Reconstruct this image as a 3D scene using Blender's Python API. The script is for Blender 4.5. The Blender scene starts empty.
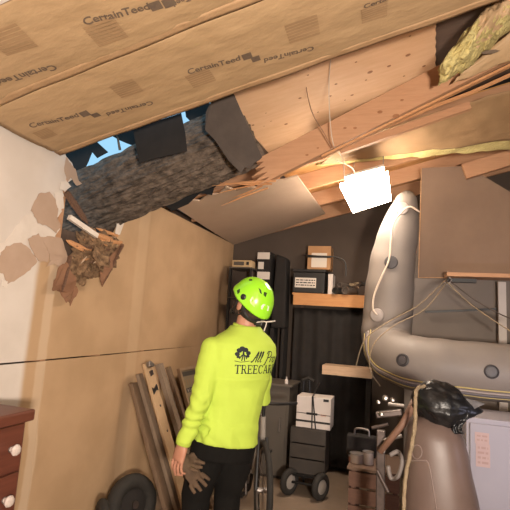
import bpy, bmesh, math, random
from mathutils import Vector, Matrix, noise
from mathutils.bvhtree import BVHTree
random.seed(7)
V = Vector
scene = bpy.context.scene
C = scene.collection

# ------------------------------------------------------------------ camera
F_PX, YAW, PITCH, ROLL = 450.0, 0.3126, 0.1422, 0.0626
CAM = V((1.9741, 0.0, 1.5302))
_F = V((-math.sin(YAW), math.cos(YAW), 0)); _R = V((math.cos(YAW), math.sin(YAW), 0)); _U = V((0, 0, 1))
CF = _F*math.cos(PITCH) + _U*math.sin(PITCH)
_U2 = _U*math.cos(PITCH) - _F*math.sin(PITCH)
CR = _R*math.cos(ROLL) + _U2*math.sin(ROLL)
CU = _U2*math.cos(ROLL) - _R*math.sin(ROLL)
cd = bpy.data.cameras.new('camera'); cam = bpy.data.objects.new('camera', cd); C.objects.link(cam)
cd.sensor_fit = 'HORIZONTAL'; cd.sensor_width = 36.0; cd.lens = 36.0*F_PX/510.0
cd.clip_start = 0.05; cd.clip_end = 200
M3 = Matrix((CR, CU, -CF)).transposed()
cam.matrix_world = Matrix.Translation(CAM) @ M3.to_4x4()
scene.camera = cam

# ------------------------------------------------------------------ world, exposure
w = bpy.data.worlds.new('world'); scene.world = w; w.use_nodes = True
bg = w.node_tree.nodes['Background']
bg.inputs[0].default_value = (0.36, 0.68, 0.95, 1); bg.inputs[1].default_value = 1.0
scene.view_settings.view_transform = 'Standard'; scene.view_settings.look = 'None'
scene.view_settings.exposure = 0.1; scene.view_settings.gamma = 1.0
scene.view_settings.use_curve_mapping = False
LAMP_POWER = 35.0        # emission of the hanging shop light in view
FILL_POWER_NEAR = 7.0    # added unseen fill lamp behind the camera, same fixture
FLARE_FILL_W = 30.0       # added cool light past the right edge, in place of lens flare
FILL_TRIPOD_W = 165.0         # added unseen tripod lamp, brightens the ceiling from behind the camera

# ------------------------------------------------------------------ pixel helpers
def ray(px, py): return CR*((px-255)/F_PX) - CU*((py-255)/F_PX) + CF
def at(px, py, X=None, Y=None, Z=None):
    d = ray(px, py); ax, v = (0, X) if X is not None else ((1, Y) if Y is not None else (2, Z))
    return CAM + d*((v-CAM[ax])/d[ax])
S = 0.26                                     # roof slope, rise over run
def roof(x, z0=2.44): return z0 + S*x
def ceil(px, py, z0=2.44):
    d = ray(px, py); t = (z0+S*CAM.x-CAM.z)/(d.z-S*d.x); return CAM + d*t

# ------------------------------------------------------------------ materials
MATS = {}
def mat(name, col, col2=None, rough=0.7, scale=8.0, stretch=(1, 1, 1), bump=0.0, bscale=None, metal=0.0,
        spec=0.4, emit=None, estr=0.0, detail=6.0, contrast=0.5, wave=None):
    if name in MATS: return MATS[name]
    m = bpy.data.materials.new(name); m.use_nodes = True; nt = m.node_tree; N = nt.nodes; L = nt.links
    b = N['Principled BSDF']; b.inputs['Roughness'].default_value = rough; b.inputs['Metallic'].default_value = metal
    b.inputs['Specular IOR Level'].default_value = spec
    b.inputs['Base Color'].default_value = (*col, 1)
    tc = N.new('ShaderNodeTexCoord'); mp = N.new('ShaderNodeMapping'); mp.inputs['Scale'].default_value = stretch
    L.new(tc.outputs['Object'], mp.inputs[0])
    nz = N.new('ShaderNodeTexNoise'); nz.inputs['Scale'].default_value = scale; nz.inputs['Detail'].default_value = detail
    nz.inputs['Roughness'].default_value = 0.6
    L.new(mp.outputs[0], nz.inputs['Vector'])
    src = nz.outputs['Fac']
    if wave:
        wv = N.new('ShaderNodeTexWave'); wv.bands_direction = wave[1]; wv.inputs['Scale'].default_value = wave[0]
        wv.inputs['Distortion'].default_value = 6.0; wv.inputs['Detail'].default_value = 3.0; wv.inputs['Detail Scale'].default_value = 0.8
        L.new(mp.outputs[0], wv.inputs['Vector'])
        mx0 = N.new('ShaderNodeMix'); mx0.data_type = 'FLOAT'; mx0.inputs[0].default_value = 0.5
        L.new(src, mx0.inputs[2]); L.new(wv.outputs['Fac'], mx0.inputs[3]); src = mx0.outputs[0]
    if col2:
        r = N.new('ShaderNodeValToRGB'); e = r.color_ramp.elements
        e[0].position = 0.5-contrast/2; e[1].position = 0.5+contrast/2
        e[0].color = (*col2, 1); e[1].color = (*col, 1)
        L.new(src, r.inputs[0]); L.new(r.outputs[0], b.inputs['Base Color'])
    if bump:
        bp = N.new('ShaderNodeBump'); bp.inputs['Strength'].default_value = bump; bp.inputs['Distance'].default_value = 0.02
        if bscale:
            n2 = N.new('ShaderNodeTexNoise'); n2.inputs['Scale'].default_value = bscale; n2.inputs['Detail'].default_value = 6
            L.new(mp.outputs[0], n2.inputs['Vector']); L.new(n2.outputs['Fac'], bp.inputs['Height'])
        else: L.new(src, bp.inputs['Height'])
        L.new(bp.outputs[0], b.inputs['Normal'])
    if emit:
        b.inputs['Emission Color'].default_value = (*emit, 1); b.inputs['Emission Strength'].default_value = estr
    MATS[name] = m; return m

kraft = mat('kraft_paper', (0.47, 0.315, 0.175), (0.41, 0.27, 0.145), 0.6, 5, (1, 2, 1), 0.35, 9, contrast=0.6)
kraft_d = mat('kraft_flange', (0.44, 0.28, 0.155), (0.33, 0.20, 0.10), 0.65, 14, bump=0.3)
ink = mat('print_ink', (0.12, 0.085, 0.065), (0.17, 0.12, 0.08), 0.7, 60)
ink_l = mat('faded_ink', (0.32, 0.205, 0.11), (0.37, 0.23, 0.12), 0.7, 60)
fiber = mat('fiberglass', (0.60, 0.51, 0.23), (0.44, 0.35, 0.13), 0.95, 12, bump=0.6, bscale=55)
ply = mat('new_plywood', (0.72, 0.48, 0.30), (0.60, 0.36, 0.20), 0.6, 3, (1.0, 9, 6), 0.08, contrast=0.6)
ply_edge = mat('plywood_edge', (0.60, 0.36, 0.18), (0.42, 0.22, 0.10), 0.7, 30)
knot = mat('wood_knot', (0.33, 0.15, 0.07), (0.22, 0.095, 0.04), 0.6, 60)
lumber = mat('framing_lumber', (0.50, 0.28, 0.155), (0.39, 0.20, 0.105), 0.65, 5, (1.5, 14, 14), 0.12, contrast=0.7)
splint = mat('fresh_split_wood', (0.62, 0.33, 0.15), (0.40, 0.17, 0.07), 0.7, 8, (2, 20, 20), 0.4)
dark_board = mat('dark_sheathing_boards', (0.13, 0.085, 0.062), (0.09, 0.058, 0.043), 0.85, 6, (1, 3, 1), 0.15)
felt = mat('roofing_felt', (0.075, 0.058, 0.048), (0.05, 0.038, 0.032), 0.85, 9, bump=0.25)
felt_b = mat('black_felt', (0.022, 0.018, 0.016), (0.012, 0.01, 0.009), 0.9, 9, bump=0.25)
gyp = mat('ceiling_gypsum', (0.52, 0.39, 0.29), (0.46, 0.34, 0.25), 0.8, 3, bump=0.05)
gypcore = mat('gypsum_core', (0.70, 0.64, 0.57), (0.58, 0.50, 0.43), 0.9, 20, bump=0.5)
torn = mat('torn_drywall_paper', (0.47, 0.335, 0.25), (0.40, 0.275, 0.195), 0.85, 7, bump=0.15)
white_paper = mat('white_paper_chip', (0.72, 0.64, 0.57), (0.62, 0.54, 0.47), 0.85, 12, bump=0.2)
osb = mat('strand_board', (0.52, 0.27, 0.10), (0.36, 0.17, 0.055), 0.7, 7, (1, 4, 1), 0.25, contrast=0.35)
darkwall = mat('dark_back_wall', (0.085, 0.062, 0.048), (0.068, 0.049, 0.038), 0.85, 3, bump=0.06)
concrete = mat('concrete_floor', (0.27, 0.20, 0.145), (0.20, 0.145, 0.10), 0.75, 4, bump=0.12)
black = mat('black_plastic', (0.014, 0.013, 0.013), (0.02, 0.018, 0.017), 0.45, 20)
blackm = mat('black_metal', (0.02, 0.019, 0.019), None, 0.35, metal=0.6)
rubber = mat('black_rubber', (0.02, 0.018, 0.016), (0.03, 0.026, 0.022), 0.8, 20, bump=0.2)
steel = mat('worn_steel', (0.36, 0.33, 0.31), (0.22, 0.195, 0.18), 0.45, 20, metal=0.9)
cardboard = mat('cardboard', (0.40, 0.22, 0.105), (0.35, 0.19, 0.09), 0.8, 6)
whitebox = mat('white_carton', (0.62, 0.56, 0.52), (0.56, 0.50, 0.46), 0.7, 6)
paper = mat('white_label', (0.60, 0.54, 0.48), None, 0.7)
shelfwood = mat('shelf_plywood', (0.52, 0.26, 0.10), (0.42, 0.19, 0.07), 0.65, 5, (1, 1, 8))
graycab = mat('grey_cabinet', (0.09, 0.075, 0.06), (0.075, 0.062, 0.05), 0.6, 4)
rope_m = mat('rope', (0.36, 0.28, 0.18), (0.22, 0.16, 0.10), 0.85, 60, bump=0.6)
cord_w = mat('white_cord', (0.55, 0.45, 0.36), None, 0.6)

# painted / unpainted drywall of the left wall: white paint ends on a vertical edge, tan beyond
def wall_material():
    m = bpy.data.materials.new('left_wall_drywall'); m.use_nodes = True; nt = m.node_tree; N = nt.nodes; L = nt.links
    b = N['Principled BSDF']; b.inputs['Roughness'].default_value = 0.75; b.inputs['Specular IOR Level'].default_value = 0.3
    geo = N.new('ShaderNodeNewGeometry'); sp = N.new('ShaderNodeSeparateXYZ'); L.new(geo.outputs['Position'], sp.inputs[0])
    nz = N.new('ShaderNodeTexNoise'); nz.inputs['Scale'].default_value = 3.0; nz.inputs['Detail'].default_value = 5
    L.new(geo.outputs['Position'], nz.inputs['Vector'])
    def math_(op, a, c=None, **k):
        n = N.new('ShaderNodeMath'); n.operation = op
        for i, x in enumerate((a, c)):
            if x is None: continue
            if isinstance(x, (int, float)): n.inputs[i].default_value = x
            else: L.new(x, n.inputs[i])
        return n.outputs[0]
    def step(v, a, c):
        n = N.new('ShaderNodeMapRange'); n.interpolation_type = 'SMOOTHSTEP'
        n.inputs[1].default_value = a; n.inputs[2].default_value = c; L.new(v, n.inputs[0]); return n.outputs[0]
    wob = math_('MULTIPLY', math_('SUBTRACT', nz.outputs['Fac'], 0.5), 0.07)
    y = math_('ADD', sp.outputs[1], wob); z = sp.outputs[2]
    tan_m = math_('MULTIPLY', step(y, 2.05, 2.10), math_('SUBTRACT', 1.0, step(z, 1.86, 1.92)))
    tan_m = math_('MAXIMUM', tan_m, step(y, 2.45, 2.46))
    def mix(f, a, c):
        n = N.new('ShaderNodeMix'); n.data_type = 'RGBA'
        if isinstance(f, (int, float)): n.inputs[0].default_value = f
        else: L.new(f, n.inputs[0])
        for i, x in ((6, a), (7, c)):
            if isinstance(x, tuple): n.inputs[i].default_value = (*x, 1)
            else: L.new(x, n.inputs[i])
        return n.outputs[2]
    tan_c = mix(step(nz.outputs['Fac'], 0.3, 0.7), (0.42, 0.275, 0.155), (0.49, 0.325, 0.19))
    # joint compound bands along the vertical joints
    def band(y0, wd): return math_('SUBTRACT', step(y, y0-wd, y0-wd*0.6), step(y, y0+wd*0.6, y0+wd))
    tan_c = mix(math_('MULTIPLY', band(2.20, 0.045), 0.55), tan_c, (0.60, 0.46, 0.33))
    tan_c = mix(math_('MULTIPLY', band(3.14, 0.09), 0.22), tan_c, (0.64, 0.47, 0.31))
    white_c = mix(step(nz.outputs['Fac'], 0.35, 0.65), (0.60, 0.53, 0.47), (0.66, 0.59, 0.53))
    col = mix(tan_m, white_c, tan_c); L.new(col, b.inputs['Base Color'])
    bp = N.new('ShaderNodeBump'); bp.inputs['Strength'].default_value = 0.06; L.new(nz.outputs['Fac'], bp.inputs['Height']); L.new(bp.outputs[0], b.inputs['Normal'])
    return m
drywall = wall_material()

# ------------------------------------------------------------------ mesh builder
ORG = {}
class MB:
    def __init__(s): s.v = []; s.f = []
    def add(s, vs, fs):
        o = len(s.v); s.v += [V(p) for p in vs]; s.f += [tuple(i+o for i in f) for f in fs]; return s
    def box(s, c, size, R=None):
        c = V(c); hx, hy, hz = size[0]/2, size[1]/2, size[2]/2
        P = [V((x*hx, y*hy, z*hz)) for x in (-1, 1) for y in (-1, 1) for z in (-1, 1)]
        if R is not None: P = [R @ p for p in P]
        return s.add([c+p for p in P], [(0, 1, 3, 2), (4, 6, 7, 5), (0, 4, 5, 1), (2, 3, 7, 6), (0, 2, 6, 4), (1, 5, 7, 3)])
    def boxmm(s, a, b):
        return s.box([(a[i]+b[i])/2 for i in range(3)], [abs(b[i]-a[i]) for i in range(3)])
    def beam(s, p0, p1, wd, h, up=(0, 0, 1), roll=0.0):
        p0, p1 = V(p0), V(p1); d = (p1-p0).normalized(); side = d.cross(V(up)).normalized(); u = side.cross(d)
        if roll:
            q = Matrix.Rotation(roll, 3, d); side, u = q@side, q@u
        P = []
        for p in (p0, p1):
            for a, b in ((-1, -1), (1, -1), (1, 1), (-1, 1)): P.append(p+side*a*wd/2+u*b*h/2)
        return s.add(P, [(3, 2, 1, 0), (4, 5, 6, 7), (0, 1, 5, 4), (1, 2, 6, 5), (2, 3, 7, 6), (3, 0, 4, 7)])
    def prism(s, pts, vec):
        n = len(pts); pts = [V(p) for p in pts]; vec = V(vec)
        return s.add(pts+[p+vec for p in pts], [tuple(range(n-1, -1, -1)), tuple(range(n, 2*n))] +
                     [(i, (i+1) % n, n+(i+1) % n, n+i) for i in range(n)])
    def tube(s, path, r, n=8, ref=None, flat=1.0, caps=True):
        path = [V(p) for p in path]; m = len(path)
        rr = r if isinstance(r, (list, tuple)) else [r]*m
        P = []; prev = None
        for i, p in enumerate(path):
            d = (path[min(i+1, m-1)]-path[max(i-1, 0)]).normalized()
            if prev is None:
                a = V(ref) if ref is not None else (V((0, 0, 1)) if abs(d.z) < .9 else V((1, 0, 0)))
                x = (a-d*a.dot(d)).normalized()
            else: x = (prev-d*prev.dot(d)).normalized()
            prev = x; y = d.cross(x); q = rr[i]
            ra, rb = (q if isinstance(q, (list, tuple)) else (q, q*flat))
            for k in range(n):
                t = 2*math.pi*k/n; P.append(p+x*math.cos(t)*ra+y*math.sin(t)*rb)
        F = [(i*n+k, i*n+(k+1) % n, (i+1)*n+(k+1) % n, (i+1)*n+k) for i in range(m-1) for k in range(n)]
        if caps: F += [tuple(range(n-1, -1, -1)), tuple(range((m-1)*n, m*n))]
        return s.add(P, F)
    def lathe(s, c, axis, prof, n=20, ref=None):
        c = V(c); d = V(axis).normalized(); a = V(ref) if ref else (V((0, 0, 1)) if abs(d.z) < .9 else V((1, 0, 0)))
        x = (a-d*a.dot(d)).normalized(); y = d.cross(x); m = len(prof); P = []
        for (r, h) in prof:
            for k in range(n):
                t = 2*math.pi*k/n; P.append(c+d*h+(x*math.cos(t)+y*math.sin(t))*r)
        F = [(i*n+k, i*n+(k+1) % n, (i+1)*n+(k+1) % n, (i+1)*n+k) for i in range(m-1) for k in range(n)]
        F += [tuple(range(n-1, -1, -1)), tuple(range((m-1)*n, m*n))]
        return s.add(P, F)
    def ring(s, c, axis, R, r, n=32, k=10):
        c = V(c); d = V(axis).normalized(); a = V((0, 0, 1)) if abs(d.z) < .9 else V((1, 0, 0))
        x = (a-d*a.dot(d)).normalized(); y = d.cross(x); P = []
        for i in range(n):
            t = 2*math.pi*i/n; e = x*math.cos(t)+y*math.sin(t)
            for j in range(k):
                q = 2*math.pi*j/k; P.append(c+e*(R+r*math.cos(q))+d*r*math.sin(q))
        return s.add(P, [(i*k+j, ((i+1) % n)*k+j, ((i+1) % n)*k+(j+1) % k, i*k+(j+1) % k) for i in range(n) for j in range(k)])
    def ell(s, c, ax, ay, az, n=16, m=10):
        c = V(c); ax, ay, az = V(ax), V(ay), V(az); P = []
        for i in range(1, m):
            ph = math.pi*i/m
            for k in range(n):
                t = 2*math.pi*k/n; P.append(c+ax*math.sin(ph)*math.cos(t)+ay*math.sin(ph)*math.sin(t)+az*math.cos(ph))
        P += [c+az, c-az]; T, B = len(P)-2, len(P)-1
        F = [(i*n+k, (i+1)*n+k, (i+1)*n+(k+1) % n, i*n+(k+1) % n) for i in range(m-2) for k in range(n)]
        F += [(T, k, (k+1) % n) for k in range(n)] + [(B, (m-2)*n+(k+1) % n, (m-2)*n+k) for k in range(n)]
        return s.add(P, F)
    def sheet(s, fn, nu, nv, thick=None):
        P = [fn(i/nu, j/nv) for i in range(nu+1) for j in range(nv+1)]; W = nv+1
        F = [(i*W+j, (i+1)*W+j, (i+1)*W+j+1, i*W+j+1) for i in range(nu) for j in range(nv)]
        if thick is None: return s.add(P, F)
        n = len(P); th = V(thick); Q = [V(p)+th for p in P]
        F2 = [tuple(n+i for i in reversed(f)) for f in F]
        edge = [i*W for i in range(nu+1)] + [nu*W+j for j in range(1, W)] + [i*W+nv for i in range(nu-1, -1, -1)] + [j for j in range(nv-1, 0, -1)]
        E = [(edge[i], n+edge[i], n+edge[(i+1) % len(edge)], edge[(i+1) % len(edge)]) for i in range(len(edge))]
        return s.add(P+Q, F+F2+E)
    def build(s, name, m, parent=None, smooth=False, bevel=0.0, fixn=True):
        if parent is not None: o0 = ORG[parent]
        else:
            xs = [p.x for p in s.v]; ys = [p.y for p in s.v]
            o0 = V(((min(xs)+max(xs))/2, (min(ys)+max(ys))/2, min(p.z for p in s.v)))
        me = bpy.data.meshes.new(name); me.from_pydata([tuple(p-o0) for p in s.v], [], s.f)
        bm = bmesh.new(); bm.from_mesh(me)
        if fixn: bmesh.ops.recalc_face_normals(bm, faces=bm.faces)
        bm.to_mesh(me); bm.free()
        ms = m if isinstance(m, (list, tuple)) else [m]
        for x in ms: me.materials.append(x)
        if smooth:
            for p in me.polygons: p.use_smooth = True
        ob = bpy.data.objects.new(name, me); C.objects.link(ob); ORG[ob] = o0
        if parent is not None: ob.parent = parent
        else: ob.location = o0
        if bevel:
            md = ob.modifiers.new('bevel', 'BEVEL'); md.width = bevel; md.segments = 2; md.limit_method = 'ANGLE'
        return ob
def thing(name, label, cat, loc, group=None):
    o = bpy.data.objects.new(name, None); C.objects.link(o); o.location = V(loc); ORG[o] = V(loc)
    o.empty_display_size = 0.1
    o['label'] = label; o['category'] = cat
    if group: o['group'] = group
    return o
def tag(o, label, cat, group=None):
    o['label'] = label; o['category'] = cat
    if group: o['group'] = group
    return o
def struct(o): o['kind'] = 'structure'; return o
def bez(pts, n=24):
    """Catmull-Rom through the points"""
    P = [V(p) for p in pts]; P = [P[0]*2-P[1]]+P+[P[-1]*2-P[-2]]; out = []
    segs = len(P)-3; k = max(2, n//segs)
    for i in range(segs):
        a, b, c, d = P[i:i+4]
        for j in range(k):
            t = j/k
            out.append(0.5*((2*b)+(c-a)*t+(2*a-5*b+4*c-d)*t*t+(3*b-a-3*c+d)*t**3))
    out.append(P[-2]); return out
def jag(P, amp, k=5):
    P = [V(p) for p in P]; out = []; n = len(P); c = sum(P, V())/n
    for i in range(n):
        a, b = P[i], P[(i+1) % n]; out.append(a)
        for j in range(1, k):
            q = a.lerp(b, (j+random.uniform(-.3, .3))/k); d = (q-c).normalized(); out.append(q+d*random.uniform(-amp, amp))
    return out
def nz(p, s=1.0): return noise.noise(V(p)*s)

# ================================================================== THE SETTING
YB = 5.22          # back wall
fl = struct(MB().boxmm((-0.3, -2.6, -0.15), (6.2, YB+0.3, 0)).build('floor', concrete))
# ---- left wall
wl = MB()
wl.boxmm((-0.16, -2.6, 0), (-0.13, 2.15, 2.56)); wl.boxmm((-0.16, 3.36, 0), (-0.13, YB+0.2, 2.56)); wl.boxmm((-0.16, 2.15, 0), (-0.13, 3.36, 2.04))
wl.boxmm((-0.16, 3.02, 2.04), (-0.13, 3.36, 2.5)); wl.boxmm((-0.16, 2.86, 2.04), (-0.13, 3.02, 2.2))
wl = struct(wl.build('wall_left', dark_board))
for y in [-2.5, -1.9, -1.3, -0.7, -0.1, 0.5, 1.1, 1.7, 2.2, 3.3, 3.9, 4.5, 5.1]:
    MB().boxmm((-0.128, y, 0), (-0.014, y+0.04, 2.38)).build('stud', lumber, wl)
MB().boxmm((-0.128, 2.72, 0), (-0.014, 2.76, 1.72)).build('stud', lumber, wl)
MB().boxmm((-0.128, -2.6, 2.385), (-0.014, 2.12, 2.425)).build('top_plate', lumber, wl)
MB().boxmm((-0.128, 3.42, 2.385), (-0.014, YB+0.1, 2.425)).build('top_plate', lumber, wl)
def W(px, py): return at(px, py, X=0.0)
def panel(outline, name='drywall_panel', m=drywall, th=0.013):
    return MB().prism([V((0, y, z)) for y, z in outline], (-th, 0, 0)).build(name, m, wl)
g = 0.0009
TOP = 2.445
def yz(px, py):
    p = W(px, py); return (p.y, p.z)
# lower sheets
panel([(-2.5, 0.02), (-0.2-g, 0.02), (-0.2-g, 1.215), (-2.5, 1.215)])
panel([(-0.2+g, 0.02), (2.225-g, 0.02), (2.225-g, 1.212), (-0.2+g, 1.212)])
panel([(2.225+g, 0.02), (4.66-g, 0.02), (4.66-g, 1.222), (3.4, 1.218), (2.9, 1.214), (2.225+g, 1.213)])
panel([(4.66+g, 0.02), (YB, 0.02), (YB, 1.215), (4.66+g, 1.215)])
# upper sheets, the middle ones torn open by the trunk
panel([(-2.5, 1.222), (0.9-g, 1.222), (0.9-g, TOP), (-2.5, TOP)])
lefthole = [(64, 150), (66, 156), (72, 163), (74, 168), (69, 172), (75, 178), (67, 183), (70, 187), (62, 188), (64, 196), (58, 203), (62, 211), (56, 220), (60, 229), (55, 236),
            (62, 244), (60, 256), (68, 262)]
bothole = [(77, 272), (84, 268), (92, 274), (100, 268), (105, 258), (112, 244), (114, 233), (119, 224), (124, 217), (133, 213), (146, 208)]
hole = [yz(*q) for q in lefthole]; hole2 = [yz(*q) for q in bothole]
panel([(0.9+g, 1.222), (2.9, 1.222)] + [(3.24, 1.222), (3.24, 2.42)] + list(reversed(hole2)) + list(reversed(hole)) + [(2.14, TOP), (0.9+g, TOP)])
panel([(3.241, 1.226), (4.2, 1.224), (YB, 1.222), (YB, TOP), (3.31, TOP), (3.241, 2.43)])
# torn and delaminated paper, plaster chips
def flake(px, m=torn, lift=0.004, th=0.003, name='torn_paper'):
    pts = [W(*q) for q in px]; cy = sum(p.y for p in pts)/len(pts); cz = sum(p.z for p in pts)/len(pts)
    out = []
    for p in pts:
        out.append(V((lift+0.10*(p.z-cz)*lift*10+0.02*lift*10*(p.y-cy), p.y, p.z)))
    return MB().prism(jag(out, .005, 4), (-th, 0, 0)).build(name, m, wl)
def zp(l): return [(x/2.833, 150+y/2.833) for x, y in l]
flake(zp([(-10, 265), (12, 262), (40, 225), (70, 185), (92, 178), (104, 208), (130, 220), (158, 240), (150, 248), (120, 245), (108, 236), (76, 250), (66, 262), (28, 268), (-10, 300)]), white_paper, 0.002)
flake(zp([(86, 172), (108, 124), (138, 118), (165, 150), (160, 190), (170, 215), (158, 236), (130, 214), (106, 208), (94, 182)]), torn, 0.006)
flake(zp([(-6, 305), (16, 272), (58, 262), (84, 282), (104, 316), (84, 340), (46, 366), (20, 380), (8, 350), (-6, 346)]), torn, 0.005)
flake(zp([(76, 252), (106, 236), (120, 262), (136, 292), (132, 318), (106, 314), (86, 280)]), torn, 0.009)
flake(zp([(112, 246), (142, 244), (172, 250), (186, 290), (190, 310), (140, 318), (138, 292), (122, 262)]), torn, 0.007)
flake(zp([(180, 20), (196, 44), (208, 58), (216, 88), (226, 96), (208, 100), (194, 78), (184, 92), (176, 60)]), torn, 0.02)
flake(zp([(166, 92), (184, 86), (196, 104), (178, 118), (164, 112)]), white_paper, 0.016)
flake(zp([(150, 120), (172, 122), (178, 165), (164, 172), (156, 148)]), white_paper, 0.01)
flake(zp([(330, 205), (350, 190), (356, 192), (338, 240), (324, 248)]), white_paper, 0.006)
flake(zp([(140, 312), (186, 306), (180, 332), (160, 330), (150, 322), (128, 330)]), torn, 0.012)
flake(zp([(4, 366), (20, 372), (18, 390), (2, 386)]), white_paper, 0.006)
# ---- other walls
def gable(y): return [(-.16, y, 0), (6.1, y, 0), (6.1, y, 2.93), (RIDGE_, y, 2.64+S*RIDGE_), (-.16, y, 2.59)]
RIDGE_ = 3.5
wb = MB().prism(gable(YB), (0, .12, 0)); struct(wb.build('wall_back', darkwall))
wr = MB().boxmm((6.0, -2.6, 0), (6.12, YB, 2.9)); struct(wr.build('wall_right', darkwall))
wf = MB().prism(gable(-2.6), (0, .12, 0)); struct(wf.build('wall_front', mat('front_wall', (0.40, 0.30, 0.22), None, 0.8)))
# ---- roof: sheathing above 2x8 rafters, seen from below
def roofquad(x0, x1, y0, y1, z0, th=0.014):
    return MB().prism([(x0, y0, roof(x0, z0)), (x1, y0, roof(x1, z0)), (x1, y1, roof(x1, z0)), (x0, y1, roof(x0, z0))], (0, 0, th))
ZS = 2.635
RIDGE = 3.5
ce = struct(roofquad(-0.5, RIDGE, -2.6, 2.12, ZS+0.001).build('ceiling', dark_board))
def sheet_part(mb, name, m): return mb.build(name, m, ce)
# bright plywood sheet right of the hole, with its saw-toothed right end
pe = [ceil(435, 22+(80-22)*i/14, ZS) + V((0.006*(i % 2), 0, 0)) for i in range(15)]
pl = [ (0.97, 2.13), (0.95, 2.6), (0.93, 3.0), (0.95, 3.40) ]
out = [V((pe[0].x, 2.13, roof(pe[0].x, ZS)))] + pe + [V((2.2, 3.40, roof(2.2, ZS)))] + [V((x, y, roof(x, ZS))) for x, y in reversed(pl)]
plysheet = MB().prism(out, (0, 0, 0.014)).build('plywood_sheet', ply, ce)
for (kx, ky, kr) in [(308, 75, 1.6), (330, 96, 2.4), (300, 98, 2.4), (286, 124, 2.8), (253, 125, 2.4), (266, 113, 1.2), (264, 126, 1.0), (271, 121, 1.2), (356, 62, 1.6), (370, 72, 3.6), (408, 55, 3.2), (389, 66, 2.6), (424, 66, 2.2), (352, 95, 2.2), (336, 84, 2.0),
                     (366, 80, 1.5), (410, 36, 1.3), (393, 35, 1.2), (345, 100, 1.2), (318, 112, 1.5), (404, 76, 1.5)]:
    c = ceil(kx, ky, ZS); r = kr*c.length/480*0.42
    MB().prism([(c.x+1.2*r*math.cos(t*0.785), c.y+r*math.sin(t*0.785), roof(c.x+1.2*r*math.cos(t*0.785), ZS)-0.0015) for t in range(8)], (0, 0, 0.001)).build('knot', knot, ce)
sheet_part(roofquad(2.1, RIDGE, 2.13, 3.40, ZS+0.02), 'dark_sheathing', dark_board)  # sheathing in shadow right of the plywood; the shade is put into its colour
sheet_part(roofquad(0.95, 2.3, 3.41, YB, ZS-0.02), 'strand_board_sheet', osb)
sheet_part(roofquad(2.305, RIDGE, 3.41, YB, ZS-0.02), 'strand_board_sheet', osb)
sheet_part(roofquad(-0.5, 0.945, 3.12, YB, ZS), 'dark_sheathing', dark_board)
for x0_, x1_, y0_, y1_ in ((-0.5, RIDGE, -2.6, 2.2), (0.9, RIDGE, 2.2, 3.1), (-0.5, RIDGE, 3.1, YB+.2)): sheet_part(roofquad(x0_, x1_, y0_, y1_, ZS+0.04), 'shingle_layer', felt_b)
sheet_part(MB().prism([(RIDGE, -2.6, roof(RIDGE, ZS)), (6.2, -2.6, 2.9), (6.2, YB, 2.9), (RIDGE, YB, roof(RIDGE, ZS))], (0, 0, 0.014)), 'dark_sheathing', dark_board)
# outside face behind the first sheathing (overhang) and rafters
for y in (-2.0, -1.4, -0.8, -0.2, 0.4, 0.95, 1.55, 2.10):
    MB().prism([(0.0, y-0.019, roof(0)+0.005), (RIDGE, y-0.019, roof(RIDGE)+0.005), (RIDGE, y-0.019, roof(RIDGE, ZS)-0.002), (0, y-0.019, roof(0, ZS)-0.002)], (0, 0.038, 0)).build('rafter', lumber, ce)
for y in (3.42, 4.0, 4.6, 5.18):
    MB().prism([(0.0, y-0.019, roof(0)+0.016), (RIDGE, y-0.019, roof(RIDGE)+0.016), (RIDGE, y-0.019, roof(RIDGE, ZS)-0.022), (0, y-0.019, roof(0, ZS)-0.022)], (0, 0.038, 0)).build('rafter', lumber, ce)
# drywalled part of the ceiling nearest the camera and the flat sheet at the back
MB().prism([(0.0, -2.48, roof(0)-0.012), (RIDGE, -2.48, roof(RIDGE)-0.012), (RIDGE, 1.105, roof(RIDGE)-0.012), (0, 1.105, roof(0)-0.012)], (0, 0, 0.012)).build('ceiling_panel', mat('white_gypsum', (0.62, 0.55, 0.5), None, 0.8), ce)
cp = [ceil(*q) for q in [(166, 204), (178, 209), (205, 227), (232, 246), (278, 231), (325, 214), (311, 195), (297, 176), (284, 180), (268, 182), (258, 188), (246, 187), (236, 191), (226, 187), (219, 194), (208, 195), (200, 201), (188, 200), (180, 205)]]
MB().prism([(max(0.0, p.x), min(YB-0.005, p.y), roof(max(0, p.x))) for p in cp], (0, 0, 0.013)).build('ceiling_panel', gyp, ce)

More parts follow.
